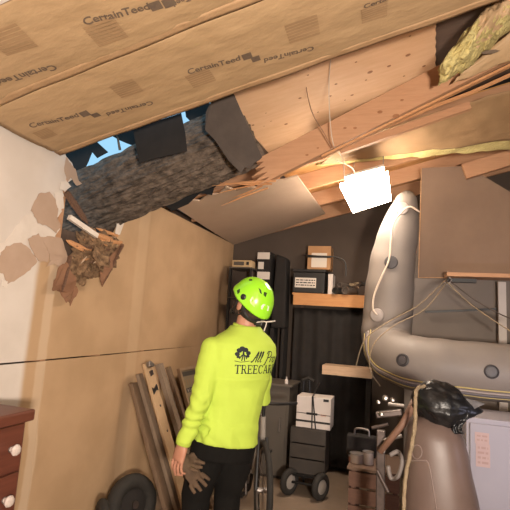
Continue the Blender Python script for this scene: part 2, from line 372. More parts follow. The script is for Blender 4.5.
# ================================================================== INSULATION
def batt(name, label, y0, y1, x0, x1, prints, z0=2.44, bulge=0.012):
    t = thing(name, label, 'insulation', (x0, (y0+y1)/2, roof(x0, z0)))
    def surf(x, y):
        v = (y-y0)/(y1-y0); e = max(0.0, 1-abs(2*v-1)**3)
        wr = 0.006*nz((x*2.2, y*5, 1.3))+0.004*nz((x*9, y*16, 4.1)) + 0.007*max(0, nz((x*14-y*4, y*3, 9.0)))
        return roof(x, z0) - 0.004 - bulge*e*(0.8+0.5*nz((x*1.3, y0, 2))) + wr*min(1, e*3)
    MB().sheet(lambda a, b: V((x0+(x1-x0)*a, y0+(y1-y0)*b, surf(x0+(x1-x0)*a, y0+(y1-y0)*b))), 90, 22, (0, 0, 0.003)).build('kraft_facing', kraft, t, smooth=True)
    MB().prism([(x0, y0+0.03, roof(x0, z0)+0.012), (x1, y0+0.03, roof(x1, z0)+0.012), (x1, y0+0.03, roof(x1, z0)+0.16), (x0, y0+0.03, roof(x0, z0)+0.16)], (0, y1-y0-0.06, 0)).build('fiberglass_core', fiber, t)
    # stapled paper flange along the far rafter
    def fl_(a, b):
        x = x0+(x1-x0)*a; y = y1-0.035+0.045*b + 0.004*nz((x*3, 0, 5)); return V((x, y, roof(x, z0)-0.008-0.005*b*(0.6+nz((x*4, 7, 1)))))
    MB().sheet(fl_, 70, 3, (0, 0, 0.002)).build('paper_flange', kraft_d, t, smooth=True)
    for pr in prints: pr(t, surf)
    return t
def text_mesh(s, bold=0.02):
    cu = bpy.data.curves.new('t', 'FONT'); cu.body = s; cu.offset = bold; cu.resolution_u = 3
    o = bpy.data.objects.new('t', cu); C.objects.link(o)
    me = bpy.data.meshes.new_from_object(o.evaluated_get(bpy.context.evaluated_depsgraph_get()))
    bpy.data.objects.remove(o); vs = [tuple(v.co) for v in me.vertices]; fs = [tuple(p.vertices) for p in me.polygons]
    xs = [v[0] for v in vs]; bpy.data.meshes.remove(me)
    return [((v[0]-min(xs))/(max(xs)-min(xs)), v[1]) for v in vs], fs, (max(xs)-min(xs))
TXT = text_mesh('CertainTeed', 0.022)
def letters(p0, p1, asp=1.0):
    """lettering from pixel p0 to pixel p1 (base line), read in that direction"""
    def go(t, surf):
        a, b = ceil(*p0), ceil(*p1); d = V((b.x-a.x, b.y-a.y, 0)); Ln = d.length; d /= Ln
        n = V((d.y, -d.x, 0))                     # read from below: up is clockwise from the reading direction
        h = Ln/TXT[2]*asp
        vs = []
        for u, v in TXT[0]:
            q = a+d*u*Ln+n*(-v*h)*-1.0
            vs.append(V((q.x, q.y, surf(q.x, q.y)-0.0035)))
        MB().add(vs, TXT[1]).build('lettering', ink, t, fixn=False)
    return go
def logo(px, py, sz, m=None, dirp=(50, -17)):
    def go(t, surf):
        a, b = ceil(px, py), ceil(px+dirp[0], py+dirp[1]); d = V((b.x-a.x, b.y-a.y, 0)).normalized(); n = V((d.y, -d.x, 0))
        mb = MB()
        def q(u0, u1, v0, v1):
            P = [a+d*u+n*v for u, v in ((u0, v0), (u1, v0), (u1, v1), (u0, v1))]
            mb.add([V((p.x, p.y, surf(p.x, p.y)-0.003)) for p in P], [(0, 1, 2, 3)])
        k = sz
        if k > 0.08:
            for i in range(7): q(0, k, k*0.14*i, k*(0.14*i+0.105))
        else: q(0, k, 0, k)
        mb.build('printed_mark', m or ink, t, fixn=False)
    return go
batt('insulation_batt', 'wide kraft-faced insulation batt at the top of the picture, nearest the camera', 1.11, 1.545, 0.02, 3.2,
     [letters((86, 21), (151, 5)), logo(153, 8, 0.045), letters((54, 62), (-6, 78)), logo(166, 5, 0.045), letters((215, -20), (172, -1)), logo(8, 53, 0.14, ink_l), logo(100, 43, 0.13, ink_l)])
batt('insulation_batt', 'kraft-faced insulation batt beside the roof hole and the bright plywood sheet', 1.55, 2.10, 0.02, 3.2,
     [letters((32, 124), (80, 113)), logo(84, 114, 0.045), letters((152, 99), (106, 110)), logo(95, 115, 0.04), letters((189, 72), (241, 57)), logo(244, 58, 0.045), letters((314, 43), (264, 56)), logo(253, 60, 0.04),
      logo(44, 136, 0.09, ink_l), logo(122, 96, 0.12, ink_l), logo(194, 86, 0.12, ink_l), logo(290, 41, 0.14, ink_l), letters((364, 5), (414, -12)), logo(362, 22, 0.11, ink_l)])
# sagging rear batt with its paper torn back from a yellow edge
N0, N1 = ceil(334, 144), ceil(600, 62.6); L0, L1 = at(316, 167, Y=3.72), at(620, 141, Y=3.90)
t = thing('sagging_insulation_batt', 'sagging insulation batt with yellow lower edge above the hanging lamp', 'insulation', (N0.x, N0.y, N0.z))
def sag(a, b, off=0):
    n = N0.lerp(N1, a); l = L0.lerp(L1, a); p = n.lerp(l, b); p.z += -0.03*math.sin(math.pi*b)+0.012*nz((a*9, b*4, 2))+0.01*nz((a*22, b*9, 5))+off; return p
MB().sheet(lambda a, b: sag(a, b*(0.76+0.05*nz((a*7, 0, 0)))), 60, 16, (0, 0, 0.003)).build('kraft_facing', mat('kraft_dark', (0.34, 0.215, 0.11), (0.28, 0.17, 0.085), 0.7, 5, bump=0.3), t, smooth=True)  # darker kraft tone than on the front batts
MB().sheet(lambda a, b: sag(a, .35+.65*b, 0.010+0.008*nz((a*16, b*9, 1)))+V((0, 0.02*nz((a*14, 3, b*3)), 0)), 110, 24, (0, 0, 0.075)).build('fiberglass_core', fiber, t)
# torn batt dangling out of the bay at the upper right
t = thing('torn_insulation_batt', 'torn yellow insulation batt dangling from the bay at upper right', 'insulation', at(440, 85, Y=2.45))
P0 = at(440, 74, Y=2.45); P1 = at(560, -36, Y=2.40)
def tb(a, b, s):
    p = P0.lerp(P1, a)
    ang = 2*math.pi*b; wv = 0.15*(0.55+0.5*min(1, a*4)); hh = 0.075*(0.6+0.5*min(1, a*5))
    q = V((0, math.cos(ang)*wv*0.9, math.sin(ang)*hh)); d = (P1-P0).normalized()
    lump = 1+0.30*nz((a*14, math.cos(ang)*1.7, math.sin(ang)*1.7+3))+0.14*nz((a*40, math.cos(ang)*5, math.sin(ang)*5))
    if a == 0: return p + q*0.0
    return p + q*lump + d*0.05*nz((a*3, math.cos(ang)*2, math.sin(ang)*2))*(1-a)
MB().sheet(lambda a, b: tb(a, b, 0), 60, 40).build('fiberglass_core', fiber, t)
MB().sheet(lambda a, b: tb(.30+.70*a+.05*nz((b*9, 2, 0)), .36+.34*b, 0)+V((0, -.006, .003)), 40, 14, (0, .002, 0)).build('kraft_wrap', kraft, t, smooth=True)
k0, k1, k2, k3 = at(470, 66, Y=2.58), at(452, 84, Y=2.60), at(560, 40, Y=2.62), at(560, -10, Y=2.42)
MB().sheet(lambda a, b: (k1.lerp(k2, a)).lerp(k0.lerp(k3, a), b)+V((0, -0.02*math.sin(math.pi*b), 0.01*nz((a*8, b*6, 0)))), 24, 12, (0, 0.003, 0)).build('kraft_facing', kraft, t, smooth=True)
MB().prism([at(490, 52, Y=2.50)+V((0.05*math.cos(i), 0, 0.012*math.sin(i))) for i in range(6)], (0, -0.002, 0)).build('printed_mark', ink, t)
# ================================================================== TREE TRUNK AND DAMAGE
bark = mat('bark', (0.19, 0.142, 0.108), (0.025, 0.018, 0.013), 0.9, 24, (0.7, 1, 1), 1.0, 50, contrast=0.45)
ta, tb_ = at(20, 233, Y=2.72), at(248, 134, Y=2.78)
ax = (tb_-ta).normalized(); ta = ta-ax*0.9
def trunk():
    mb = MB(); n, m = 120, 150; x = (V((0, 0, 1))-ax*ax.z).normalized(); y = ax.cross(x); L = (tb_-ta).length; P = []
    for i in range(m+1):
        s = i/m; c = ta+ax*L*s; r0 = 0.245-0.02*s
        for k in range(n):
            t = 2*math.pi*k/n; e = x*math.cos(t)+y*math.sin(t)
            u = V((math.cos(t)*3.0, math.sin(t)*3.0, s*L*2.2))
            f = noise.noise(V((u.x*3.2, u.y*3.2, u.z*1.6))); f2 = noise.noise(V((u.x*7, u.y*7, u.z*5)))
            r = r0*(1+0.03*noise.noise(u*0.4)) + 0.016*(abs(f)*2-0.5) + 0.013*f2
            end = 0.10*noise.noise(V((math.cos(t)*4, math.sin(t)*4, 7))) if i == m else 0
            P.append(c+e*r+ax*end)
    P += [ta, tb_+ax*0.03]
    F = [(i*n+k, i*n+(k+1) % n, (i+1)*n+(k+1) % n, (i+1)*n+k) for i in range(m) for k in range(n)]
    F += [(len(P)-2, (k+1) % n, k) for k in range(n)] + [(len(P)-1, m*n+k, m*n+(k+1) % n) for k in range(n)]
    mb.add(P, F); return mb
t = thing('fallen_tree_trunk', 'rough grey-brown tree trunk fallen through the roof and the left wall', 'tree trunk', ta)
trunk().build('bark', bark, t)
for q, l, r in (((150, 196), V((0.10, -0.10, 0.03)), 0.012), ((120, 150), V((-0.05, -0.05, 0.16)), 0.010)):
    p = at(*q, Y=2.62); MB().tube([p, p+l*0.5+V((0.01, 0, 0.01)), p+l], [r, r*.7, r*.3], 7).build('twig_stub', bark, t)
# black felt flap hanging in front of the trunk
def flap(px, Y, name, label, m, th=0.005, cat='roofing felt', curve=0.02):
    pts = [at(q[0], q[1], Y=(q[2] if len(q) > 2 else Y)) for q in px]
    return tag(MB().prism(pts, (0, th, 0)).build(name, m), label, cat)
flap([(133, 128), (160, 120), (181, 113), (185, 133), (187, 151), (160, 157), (139, 163), (136, 146)], 2.36, 'felt_flap', 'square black roofing felt flap hanging in front of the fallen trunk', felt_b)
flap([(212, 99, 2.30), (233, 92, 2.30), (247, 124, 2.40), (262, 157, 2.50), (259, 160, 2.50), (254, 163, 2.5), (250, 169, 2.5), (245, 167, 2.5), (241, 173, 2.5), (228, 160, 2.47), (215, 140, 2.42), (205, 130, 2.38), (206, 112, 2.34)], 2.4, 'felt_sheet', 'long grey-brown roofing felt strip hanging beside the plywood sheet', felt)
flap([(184, 104), (206, 99), (212, 106), (207, 120), (198, 117), (193, 124), (186, 117)], 2.95, 'shingle_scrap', 'small dark shingle scrap above the trunk beside the square felt flap', felt_b)
flap([(52, 160), (70, 138), (92, 128), (101, 134), (97, 142), (108, 152), (97, 158), (92, 152), (88, 162), (80, 178), (66, 176)], 2.9, 'shingle_scrap', 'dark shingle scrap at the wall end of the roof hole', felt_b)
flap([(112, 136), (122, 122), (160, 112), (150, 140), (140, 139), (134, 146), (126, 143), (119, 140)], 2.93, 'shingle_scrap', 'dark shingle scrap beside the patch of sky', felt_b)
# black strip standing in for shadow under the trunk, above the rear ceiling sheet
flap([(120, 224, 3.18), (160, 203, 3.18), (195, 182, 3.14), (228, 163, 3.1), (231, 168, 3.1), (229, 180, 3.1), (222, 178, 3.1), (214, 188, 3.12), (212, 195, 3.12), (200, 193, 3.14), (188, 204, 3.16), (172, 211, 3.18), (167, 207, 3.18), (158, 206, 3.2)], 3.2, 'trunk_shade_strip', 'ragged black strip standing in for the shadow under the trunk above the ceiling sheet', felt_b, th=0.004)
# broken rafter that dropped at its left end
def ragged_beam(p0, p1, wd, h, m, name, label, teeth=9, tl=0.12):
    p0, p1 = V(p0), V(p1); d = (p1-p0).normalized(); side = d.cross(V((0, 0, 1))).normalized(); u = side.cross(d)
    top = [p0+u*h/2-side*wd/2-d*0.04]; pts = []
    for i in range(teeth+1):
        v = h/2-h*i/teeth; pts.append(p0+u*v-d*(tl*random.uniform(0.1, 1) if i % 2 else -0.03)-side*wd/2)
    pts += [p1-u*h/2-side*wd/2, p1+u*h/2-side*wd/2]
    return tag(MB().prism(pts, side*wd).build(name, m), label, 'rafter')
rb0 = at(268, 182, Y=2.70); rb1 = at(540, 46, Y=2.70)
rd = (rb1-rb0).normalized(); rup = (V((0, 0, 1))-rd*rd.z).normalized()
ragged_beam(rb0+rup*0.086, rb1+rup*0.086, 0.038, 0.172, lumber, 'broken_rafter', 'broken roof rafter sagging below the plywood sheet with splintered left end')
for (kx, ky, r) in [(380, 112, 3), (396, 116, 4), (355, 128, 2.2), (372, 133, 2), (345, 128, 2), (402, 100, 2), (307, 155, 2), (318, 148, 1.6)]:
    p = at(kx, ky, Y=2.678)
    o = [x for x in bpy.data.objects if x.name == 'broken_rafter'][0]
    MB().prism([p+V((0.008*r*0.55*math.cos(i*.785), 0, 0.005*r*0.55*math.sin(i*.785)))*1.2 for i in range(8)], (0, -0.0012, 0)).build('knot', knot, o)
# long pale laths splitting off the rafter's lower edge
l1 = MB().beam(at(322, 157, Y=2.66), at(530, 56, Y=2.66), 0.03, 0.014).build('splintered_lath', splint); tag(l1, 'long pale split lath along the lower edge of the broken rafter', 'lath')
l2 = MB().tube([at(385, 128, Y=2.8), at(440, 104, Y=2.80), at(470, 93, Y=2.8), at(530, 66, Y=2.82)], [0.005, 0.012, 0.013, 0.013], 6).build('splintered_lath', splint); tag(l2, 'bent wood strip peeling away below the broken rafter at right', 'lath')
p = [at(340, 151, Y=3.0), at(470, 106, Y=3.0)]
b24 = MB().beam(p[0]+V((0, 0, 0.0)), p[1], 0.038, 0.05).build('loose_board', lumber); tag(b24, 'short loose board with square-cut end under the broken rafter', 'board')
b25 = MB().beam(at(464, 172, Y=4.3), at(560, 143, Y=4.3), 0.05, 0.14).build('rafter_end', lumber); tag(b25, 'brown rafter end above the hanging brown panel at right', 'rafter')
# splinters sticking out of the broken rafter end
spl = [((276, 181), (212, 186), .010), ((272, 184), (220, 183), .008), ((268, 188), (221, 206), .008), ((262, 186), (232, 198), .007), ((255, 185), (216, 194), .006), ((258, 183), (230, 190), .006), ((280, 178), (236, 184), .009)]
SPL = ['longest, thickest pale splinter', 'upper thin splinter just under the longest one', 'lowest drooping pale splinter', 'short drooping splinter in the middle', 'long thin splinter below the upper two', 'shortest splinter, tucked among the others', 'topmost splinter']
for i, (a, b, r) in enumerate(spl):
    pa, pb = at(*a, Y=2.68+0.006*i), at(*b, Y=2.72+0.02*i)
    tag(MB().tube([pa, pa.lerp(pb, .5)+V((0, 0, 0.006*(-1)**i)), pb], [r*0.8, r, 0.001], 5, flat=0.5).build('wood_splinter', splint), SPL[i]+' jutting left from the broken rafter end', 'splinter', 'splinters at the broken rafter end')
# wreckage hanging in the wall hole
def shard(a, b, Xa, Xb, r, m, label, flat=0.5, cat='splinter'):
    pa, pb = at(*a, X=Xa), at(*b, X=Xb)
    return tag(MB().tube([pa, pa.lerp(pb, .35), pa.lerp(pb, .8), pb], [r*.85, r, r*.8, r*.15], 6, flat=flat).build('wood_shard', m), label, cat)
o = MB().beam(at(69, 217, X=0.05), at(97, 236, X=0.09), 0.025, 0.03); tag(o.build('white_batten', mat('white_painted_wood', (0.75, 0.68, 0.6), (0.6, 0.5, 0.42), 0.6, 20)), 'short white-painted batten among the splinters in the wall hole', 'batten')
pm_w = mat('pale_splinter', (.55, .40, .28), None, .8)
shard((66, 192), (88, 224), 0.0, 0.05, 0.028, mat('dark_split_wood', (0.16, 0.085, 0.05), (0.08, 0.04, 0.025), 0.8, 10, (2, 12, 12), 0.5), 'dark split stud slanting across the top of the wall hole')
shard((112, 240), (88, 232), 0.10, 0.07, 0.02, splint, 'red-brown split stick below the white batten')
shard((122, 243), (92, 240), 0.12, 0.07, 0.016, splint, 'pale split stick with its tip at the right of the wall hole')
shard((85, 250), (66, 240), 0.09, 0.03, 0.018, splint, 'stubby red-brown split stick at the left of the wall hole')
shard((118, 236), (96, 228), 0.10, 0.05, 0.012, splint, 'thin split stick under the trunk in the wall hole')
shard((110, 250), (76, 246), 0.11, 0.07, 0.012, MATS['dark_split_wood'], 'thin dark stick crossing the brown insulation tuft')
shard((122, 246), (103, 285), 0.14, 0.10, 0.012, MATS['dark_split_wood'], 'long dark sliver hanging at the right of the wall hole')
shard((70, 256), (62, 292), 0.03, 0.06, 0.02, MATS['dark_split_wood'], 'dark sliver hanging down at the left of the wall hole')
for k in range(14):
    x_, y_ = random.uniform(84, 110), random.uniform(240, 260); dx_, dy_ = random.uniform(-14, 14), random.uniform(-8, 8); X_ = random.uniform(.08, .125)
    tag(MB().tube([at(x_, y_, X=X_), at(x_+dx_*.5, y_+dy_*.5, X=X_+.01), at(x_+dx_, y_+dy_, X=X_+.02)], [.003, .007, .001], 5, flat=.5).build('wood_splinter', (splint, MATS['dark_split_wood'], pm_w)[k % 3]), 'small loose splinter tangled in the brown tufts of the wall hole', 'splinter', 'loose splinters in the wall hole')
tuft_m = mat('dirty_tuft', (0.34, 0.21, 0.115), (0.055, 0.028, 0.015), 0.95, 26, bump=1.0, bscale=35)
def tuft(px, py, X, r, seed, label, sq=(1, 1, 1)):
    c = at(px, py, X=X); mb = MB(); mb.ell(c, (r*sq[0], 0, 0), (0, r*sq[1], 0), (0, 0, r*sq[2]), 40, 26)
    for i, p in enumerate(mb.v):
        d = (p-c); k = 1+0.55*nz(d*(3.2/r)*0.5+V((seed, 0, 0)))+0.35*nz(d*(8/r)*0.5+V((0, seed, 0)))+0.2*nz(d*(18/r)*.5)
        mb.v[i] = c+d*k
    return tag(mb.build('insulation_tuft', tuft_m), label, 'insulation')
tuft(96, 254, 0.03, 0.13, 3, 'large ragged brown insulation tuft bulging out of the wall hole', (0.8, 1.3, 1.0))
tuft(80, 268, 0.03, 0.085, 9, 'small brown insulation tuft low at the left of the wall hole', (.7, 1, 1.2))
tuft(108, 259, 0.05, 0.07, 15, 'small brown insulation tuft low at the right of the wall hole', (.7, 1, 1.3))
# drooping paper strips of the torn wall sheet
def droop(px, label, X=0.03, m=torn):
    pts = [at(q[0], q[1], X=X+0.012*((i*37) % 5)) for i, q in enumerate(px)]
    return tag(MB().prism(jag(pts, .009, 5), (0.003, 0.0, 0)).build('torn_paper_strip', m), label, 'torn paper')
pm = mat('torn_brown_paper', (0.26, 0.135, 0.075), (0.19, 0.09, 0.05), 0.85, 12, bump=0.3)
droop([(58, 268), (66, 262), (76, 280), (72, 300), (66, 303), (60, 292), (52, 290)], 'drooping brown paper strip at the lower left of the wall hole', 0.02, pm)
droop([(100, 268), (110, 256), (122, 243), (124, 246), (112, 268), (102, 287), (100, 280)], 'drooping dark paper strip at the right of the wall hole', 0.09, pm)
droop([(69, 300), (74, 284), (78, 290), (70, 306)], 'tiny torn paper tip hanging below the wall hole', 0.025, pm)

# ================================================================== LAMPS AND CABLES
glow = mat('lit_diffuser', (0.9, 0.88, 0.82), None, 0.5, emit=(1.0, 0.83, 0.66), estr=LAMP_POWER)
glow2 = mat('fill_diffuser_near', (0.9, 0.88, 0.82), None, 0.5, emit=(1.0, 0.83, 0.66), estr=FILL_POWER_NEAR)
housing = mat('lamp_housing', (0.6, 0.55, 0.5), None, 0.5)
def shop_light(P, label, gm, hang):
    c = sum(P, V())/4
    t = thing('shop_light', label, 'lamp', c, 'shop lights hanging from the roof')
    MB().prism([P[0].lerp(P[1], .08)+V((0, 0, .071)), P[0].lerp(P[1], .92)+V((0, 0, .071)), P[3].lerp(P[2], .92)+V((0, 0, .071)), P[3].lerp(P[2], .08)+V((0, 0, .071))], (0, 0, 0.02)).build('housing', housing, t, bevel=0.004)
    df = MB().prism(P, (0, 0, 0.03)); df.prism([c+(p-c)*V((.8, .94, 1))+V((0, 0, .031)) for p in P], (0, 0, .039)); df.build('diffuser', gm, t)
    e0, e1 = P[0].lerp(P[3], .5), P[1].lerp(P[2], .5)
    for e in (e0.lerp(e1, .15), e0.lerp(e1, .85)):
        MB().tube([e+V((0, 0, 0.09)), V((e.x, e.y, roof(e.x, hang)))], 0.004, 6).build('chain', steel, t)
    return t
LZ = 2.60
shop_light([at(340, 187, Z=LZ), at(388, 175, Z=LZ), at(391, 201, Z=LZ), at(353, 213, Z=LZ)], 'glowing white shop light hanging above the grey inflatable boat', glow, 2.58)
shop_light([V((2.35, -0.9, 2.72)), V((2.75, -0.9, 2.72)), V((2.75, -0.1, 2.72)), V((2.35, -0.1, 2.72))], 'added shop light, unseen behind the viewer, filling in light from there', glow2, 2.40)  # added lamp, unseen, for the light from behind the viewer
def fill_tripod(base, h, aim, W):
    base = V(base); t = thing('fill_lamp', 'added fill lamp on a yellow tripod head, unseen behind the viewer', 'lamp', base)
    MB().tube([base+V((0, 0, .35)), base+V((0, 0, h-.08))], .014, 10).build('pole', blackm, t)
    for k in range(3):
        e = V((math.cos(k*2.094), math.sin(k*2.094), 0)); MB().tube([base+V((0, 0, .7)), base+e*.4+V((0, 0, .008))], .009, 8).build('leg', blackm, t)
    d = (V(aim)-(base+V((0, 0, h)))).normalized(); q = d.to_track_quat('-Z', 'Y').to_matrix(); hc = base+V((0, 0, h))
    MB().box(hc-d*.05, (.34, .24, .06), q).build('head', mat('yellow_housing', (.6, .4, .05), None, .5), t, bevel=.01)
    ld = bpy.data.lights.new('fill_tube', 'AREA'); ld.shape = 'RECTANGLE'; ld.size = .30; ld.size_y = .20; ld.energy = W; ld.color = (1.0, .86, .73)
    lo = bpy.data.objects.new('fill_tube', ld); C.objects.link(lo); lo.parent = t; lo.location = V((0, 0, h))+d*.01; lo.rotation_euler = q.to_euler()
fill_tripod((2.75, -0.75, 0), 1.45, (1.3, 2.2, 2.3), FILL_TRIPOD_W)  # added lamp, unseen, lights the ceiling from behind the viewer
def cable(pts, r, m, name, label, n=28):
    return tag(MB().tube(bez(pts, n), r, 6).build(name, m), label, 'cable')
cable([ceil(309, 64, ZS-0.01), at(306, 84, Y=2.6), at(312, 112, Y=2.6), at(324, 133, Y=2.62), at(332, 148, Y=2.64)], 0.003, mat('brown_wire', (0.22, 0.12, 0.07), None, 0.6), 'brown_wire', 'thin brown wire looping down the bright plywood sheet')
cable([ceil(331, 56, ZS-0.01), at(329, 84, Y=2.6), at(330, 120, Y=2.62), at(334, 146, Y=2.62), at(343, 160, Y=3.0), at(344, 186, Y=3.25)], 0.0035, cord_w, 'lamp_cord', 'pale lamp cord dropping from the plywood past the broken rafter')
cable([at(336, 160, Y=3.1), at(352, 168, Y=3.3), at(356, 178, Z=LZ+0.04)], 0.003, cord_w, 'lamp_cord', 'short pale cord end running onto the shop light')

# ================================================================== BACK STORAGE
YS = 4.9
s0 = at(293.5, 292.5, Y=YS); s1 = at(368, 295, Y=YS); s2 = at(294, 304.5, Y=YS)
zt, zb = s0.z, s2.z
sh = thing('storage_shelf', 'plywood-fronted storage shelf holding boxes at the dark back wall', 'shelf', (s0.x, YS, zb))
MB().boxmm((s0.x, YS, zb), (s1.x, YS+0.019, zt)).build('front_board', shelfwood, sh)
MB().boxmm((s0.x-0.02, YS+0.02, zt-0.02), (s1.x, YB-0.002, zt)).build('shelf_board', shelfwood, sh)
for x in (s0.x+0.03, s1.x-0.05): MB().boxmm((x, YB-0.05, 0), (x+0.04, YB-0.01, zt-0.021)).build('upright', dark_board, sh)
cur = MB().sheet(lambda a_, b_: V((s0.x+.0+(s1.x-s0.x)*a_, YS+.10+.018*math.sin(a_*31)+.01*nz((a_*6, b_*3, 0)), .06+(zb-.03-.06)*b_)), 60, 10, (0, .003, 0)).build('shade_backing', felt_b, smooth=True); tag(cur, 'added black sheet in folds making the shade below the plywood shelf', 'shade sheet')  # added black sheet, stands in for the shade below the shelf
def pxbox(x0, y0, x1, y1, Y, depth, zb_=None):
    a = at(x0, y1, Y=Y); b = at(x1, y0, Y=Y); z0 = zb_ if zb_ is not None else a.z
    return (a.x, Y, z0), (b.x, Y+depth, z0+(b.z-a.z) if zb_ is not None else b.z)
def lines(mb, x0, x1, z0, z1, y, n=4):
    for i in range(n):
        z = z0+(z1-z0)*(i+.5)/n; x = x0
        while x < x1:
            wd = random.uniform(.01, .04); mb.boxmm((x, y-0.0008, z-(z1-z0)/n*.22), (min(x+wd, x1), y, z+(z1-z0)/n*.22)); x += wd+0.008
    return mb
# black tote with a white label
a, b = pxbox(292, 270, 325, 293, YS+0.01, 0.26, zt+0.001)
t = thing('storage_tote', 'black storage tote with a white printed label on the plywood shelf', 'tote', ((a[0]+b[0])/2, a[1]+.1, a[2]))
MB().boxmm((a[0], a[1]+0.005, a[2]), (b[0], b[1], b[2]-0.035)).build('body', black, t, bevel=0.01)
MB().boxmm((a[0]-0.008, a[1], b[2]-0.034), (b[0]+0.008, b[1]+0.01, b[2])).build('lid', black, t, bevel=0.008)
la, lb = at(294.5, 287, Y=YS), at(316, 278, Y=YS)
lab = MB().boxmm((la.x, YS+0.012, la.z), (lb.x, YS+0.0145, lb.z)).build('label_sheet', paper, t)
lines(MB(), la.x+.01, lb.x-.01, la.z+.012, lb.z-.012, YS+0.0118, 3).build('print', black, lab)
# cardboard box on the tote with a white paper sheet
ztote = b[2]
a, b = pxbox(307, 249, 331, 272, YS+0.03, 0.2, ztote+0.001)
t = thing('cardboard_box', 'brown cardboard box with a white sheet on top of the black tote', 'box', ((a[0]+b[0])/2, a[1]+.1, a[2]))
MB().boxmm(a, b).build('carton', cardboard, t, bevel=0.004)
q0, q1 = at(311, 267, Y=YS+.02), at(327, 253, Y=YS+.02)
MB().boxmm((q0.x, a[1]-0.002, q0.z), (q1.x, a[1], q1.z)).build('paper_sheet', paper, t)
MB().boxmm((a[0]-0.001, a[1]-0.003, a[2]+0.13), (b[0]+.001, a[1]-0.0005, a[2]+0.155)).build('tape_band', black, t)
a2, b2 = pxbox(326.5, 273, 333, 293, YS+0.03, 0.2, zt+0.001)
tag(MB().boxmm((a2[0]+.012, a2[1], a2[2]), b2).build('white_carton', whitebox, bevel=0.004), 'narrow white carton between the black tote and the grey tubes', 'box')
# tubes, small gear and a cable on the shelf
for i, (px, py, r, ln, lb) in enumerate([(335, 289.2, .036, .24, 'short dark tube end-on beside the white carton on the shelf'), (345, 289, .042, .24, 'thick grey tube end-on in the middle of the plywood shelf'), (339.5, 282, .028, .24, 'thin tube lying on top of two others on the shelf')]):
    p = at(px, py, Y=YS-0.05); 
    if i < 2: p.z = zt+r+0.001
    else: p.z = zt+0.098
    mb = MB().lathe(p, (0.35, 0.93, 0), [(r*.8, 0.03), (r*.8, 0), (r, 0), (r, ln), (r*.8, ln), (r*.8, ln-.02)], 18)
    tag(mb.build('grey_tube', mat('tube_grey', (0.10, 0.08, 0.066), None, 0.5) if i else rubber, smooth=False), lb, 'tube')
for k in range(2):
    cc = at(354+11*k, 286, Y=YS+0.06)
    pts = [cc+V((0.05*math.cos(i*.7), 0.05*math.sin(i*.7)*.4, 0.012*i*.25-.02+.03*abs(math.sin(i*.5+k)))) for i in range(14)]
    for p_ in pts: p_.z = max(p_.z, zt+0.008)
    tag(MB().tube(bez(pts, 60), 0.006, 6).build('coiled_cord', black if k else rope_m), ('black cord coil at the right end of the plywood shelf', 'tan cord coil beside the grey tubes on the shelf')[1-k], 'cord')
cable([at(305, 255, Y=YS), at(318, 256, Y=YS-.01), at(336, 257, Y=YS+.01), at(345, 262, Y=YS+0.02), at(346, 276, Y=YS+.03)], 0.007, black, 'black_hose', 'black hose draped across the cardboard box')
# dark stuff left of the boxes: stacked bin and bundle
t = thing('dark_bin', 'tall dark bin standing left of the plywood shelf', 'bin', at(284, 300, Y=5.0)*V((1, 1, 0)) if False else V((0.72, 5.05, 0)))
MB().prism([(0.60, 4.98, 1.45), (0.77, 4.98, 1.45), (0.75, 4.98, 2.25), (0.62, 4.98, 2.3)], (0, 0.2, 0)).build('bin_body', felt_b, t, bevel=0.02)
MB().boxmm((0.6, 4.99, 0), (0.64, 5.18, 1.449)).build('bin_post', felt_b, t); MB().boxmm((0.73, 4.99, 0), (0.765, 5.18, 1.449)).build('bin_post', felt_b, t)
# items by the left corner above the helmet
t = thing('corner_rack', 'small rack in the back left corner beside the helmet', 'rack', V((0.15, 4.9, 0)))
r0 = at(229, 267, Y=4.75); r1 = at(250, 266, Y=4.75)
MB().boxmm((r0.x, 4.75, r0.z-.01), (r1.x+.02, 5.1, r0.z+.005)).build('top_board', graycab, t)
for x in (r0.x, r1.x-.0): MB().boxmm((x, 4.76, 0), (x+.025, 4.8, r0.z-.011)).build('post', black, t)
MB().boxmm((r0.x, 4.76, 1.75), (r1.x+.02, 5.1, 1.765)).build('shelf_board', graycab, t)
t = thing('battery_case', 'tan tool case on the corner rack left of the helmet top', 'case', V((r0.x+.1, 4.85, r0.z+.006)))
MB().boxmm((r0.x+.01, 4.8, r0.z+.006), (r1.x, 4.95, r0.z+.09)).build('case_body', mat('tan_plastic', (0.50, 0.36, 0.20), None, .5), t, bevel=.012)
MB().boxmm((r0.x+.04, 4.79, r0.z+.03), (r1.x-.09, 4.801, r0.z+.07)).build('panel', graycab, t); MB().boxmm((r1.x-.06, 4.79, r0.z+.035), (r1.x-.03, 4.801, r0.z+.07)).build('latch', black, t)
a, b = at(256, 281, Y=4.95), at(271, 252, Y=4.95)
t = thing('hanging_label_box', 'tall dark box with white labels right behind the helmet', 'box', V(((a.x+b.x)/2, 5, 0)))
MB().boxmm((a.x, 4.95, 1.3), (b.x, 5.15, b.z)).build('carton', felt_b, t)
for (x0, y0, x1, y1) in ((257.5, 252.5, 270, 259), (258, 262, 264, 269), (257, 272, 270, 279)):
    c0, c1 = at(x0, y1, Y=4.95), at(x1, y0, Y=4.95); MB().boxmm((c0.x, 4.947, c0.z), (c1.x, 4.949, c1.z)).build('white_label', paper, t)
# low shelf board by the boat
a, b = at(322, 374, Y=4.7), at(362, 364, Y=4.7)
t = thing('work_shelf', 'pale thick shelf board jutting out below the boat bow', 'shelf', V((a.x, 4.7, 0)))
MB().boxmm((a.x, 4.7, a.z), (b.x+.10, 4.95, a.z+.09)).build('shelf_board', mat('pale_board', (0.55, 0.38, 0.25), (0.42, 0.28, 0.18), .7, 8, (1, 6, 6)), t)
MB().boxmm((b.x+.04, 4.72, 0), (b.x+.09, 4.93, a.z-.001)).build('upright', felt_b, t)
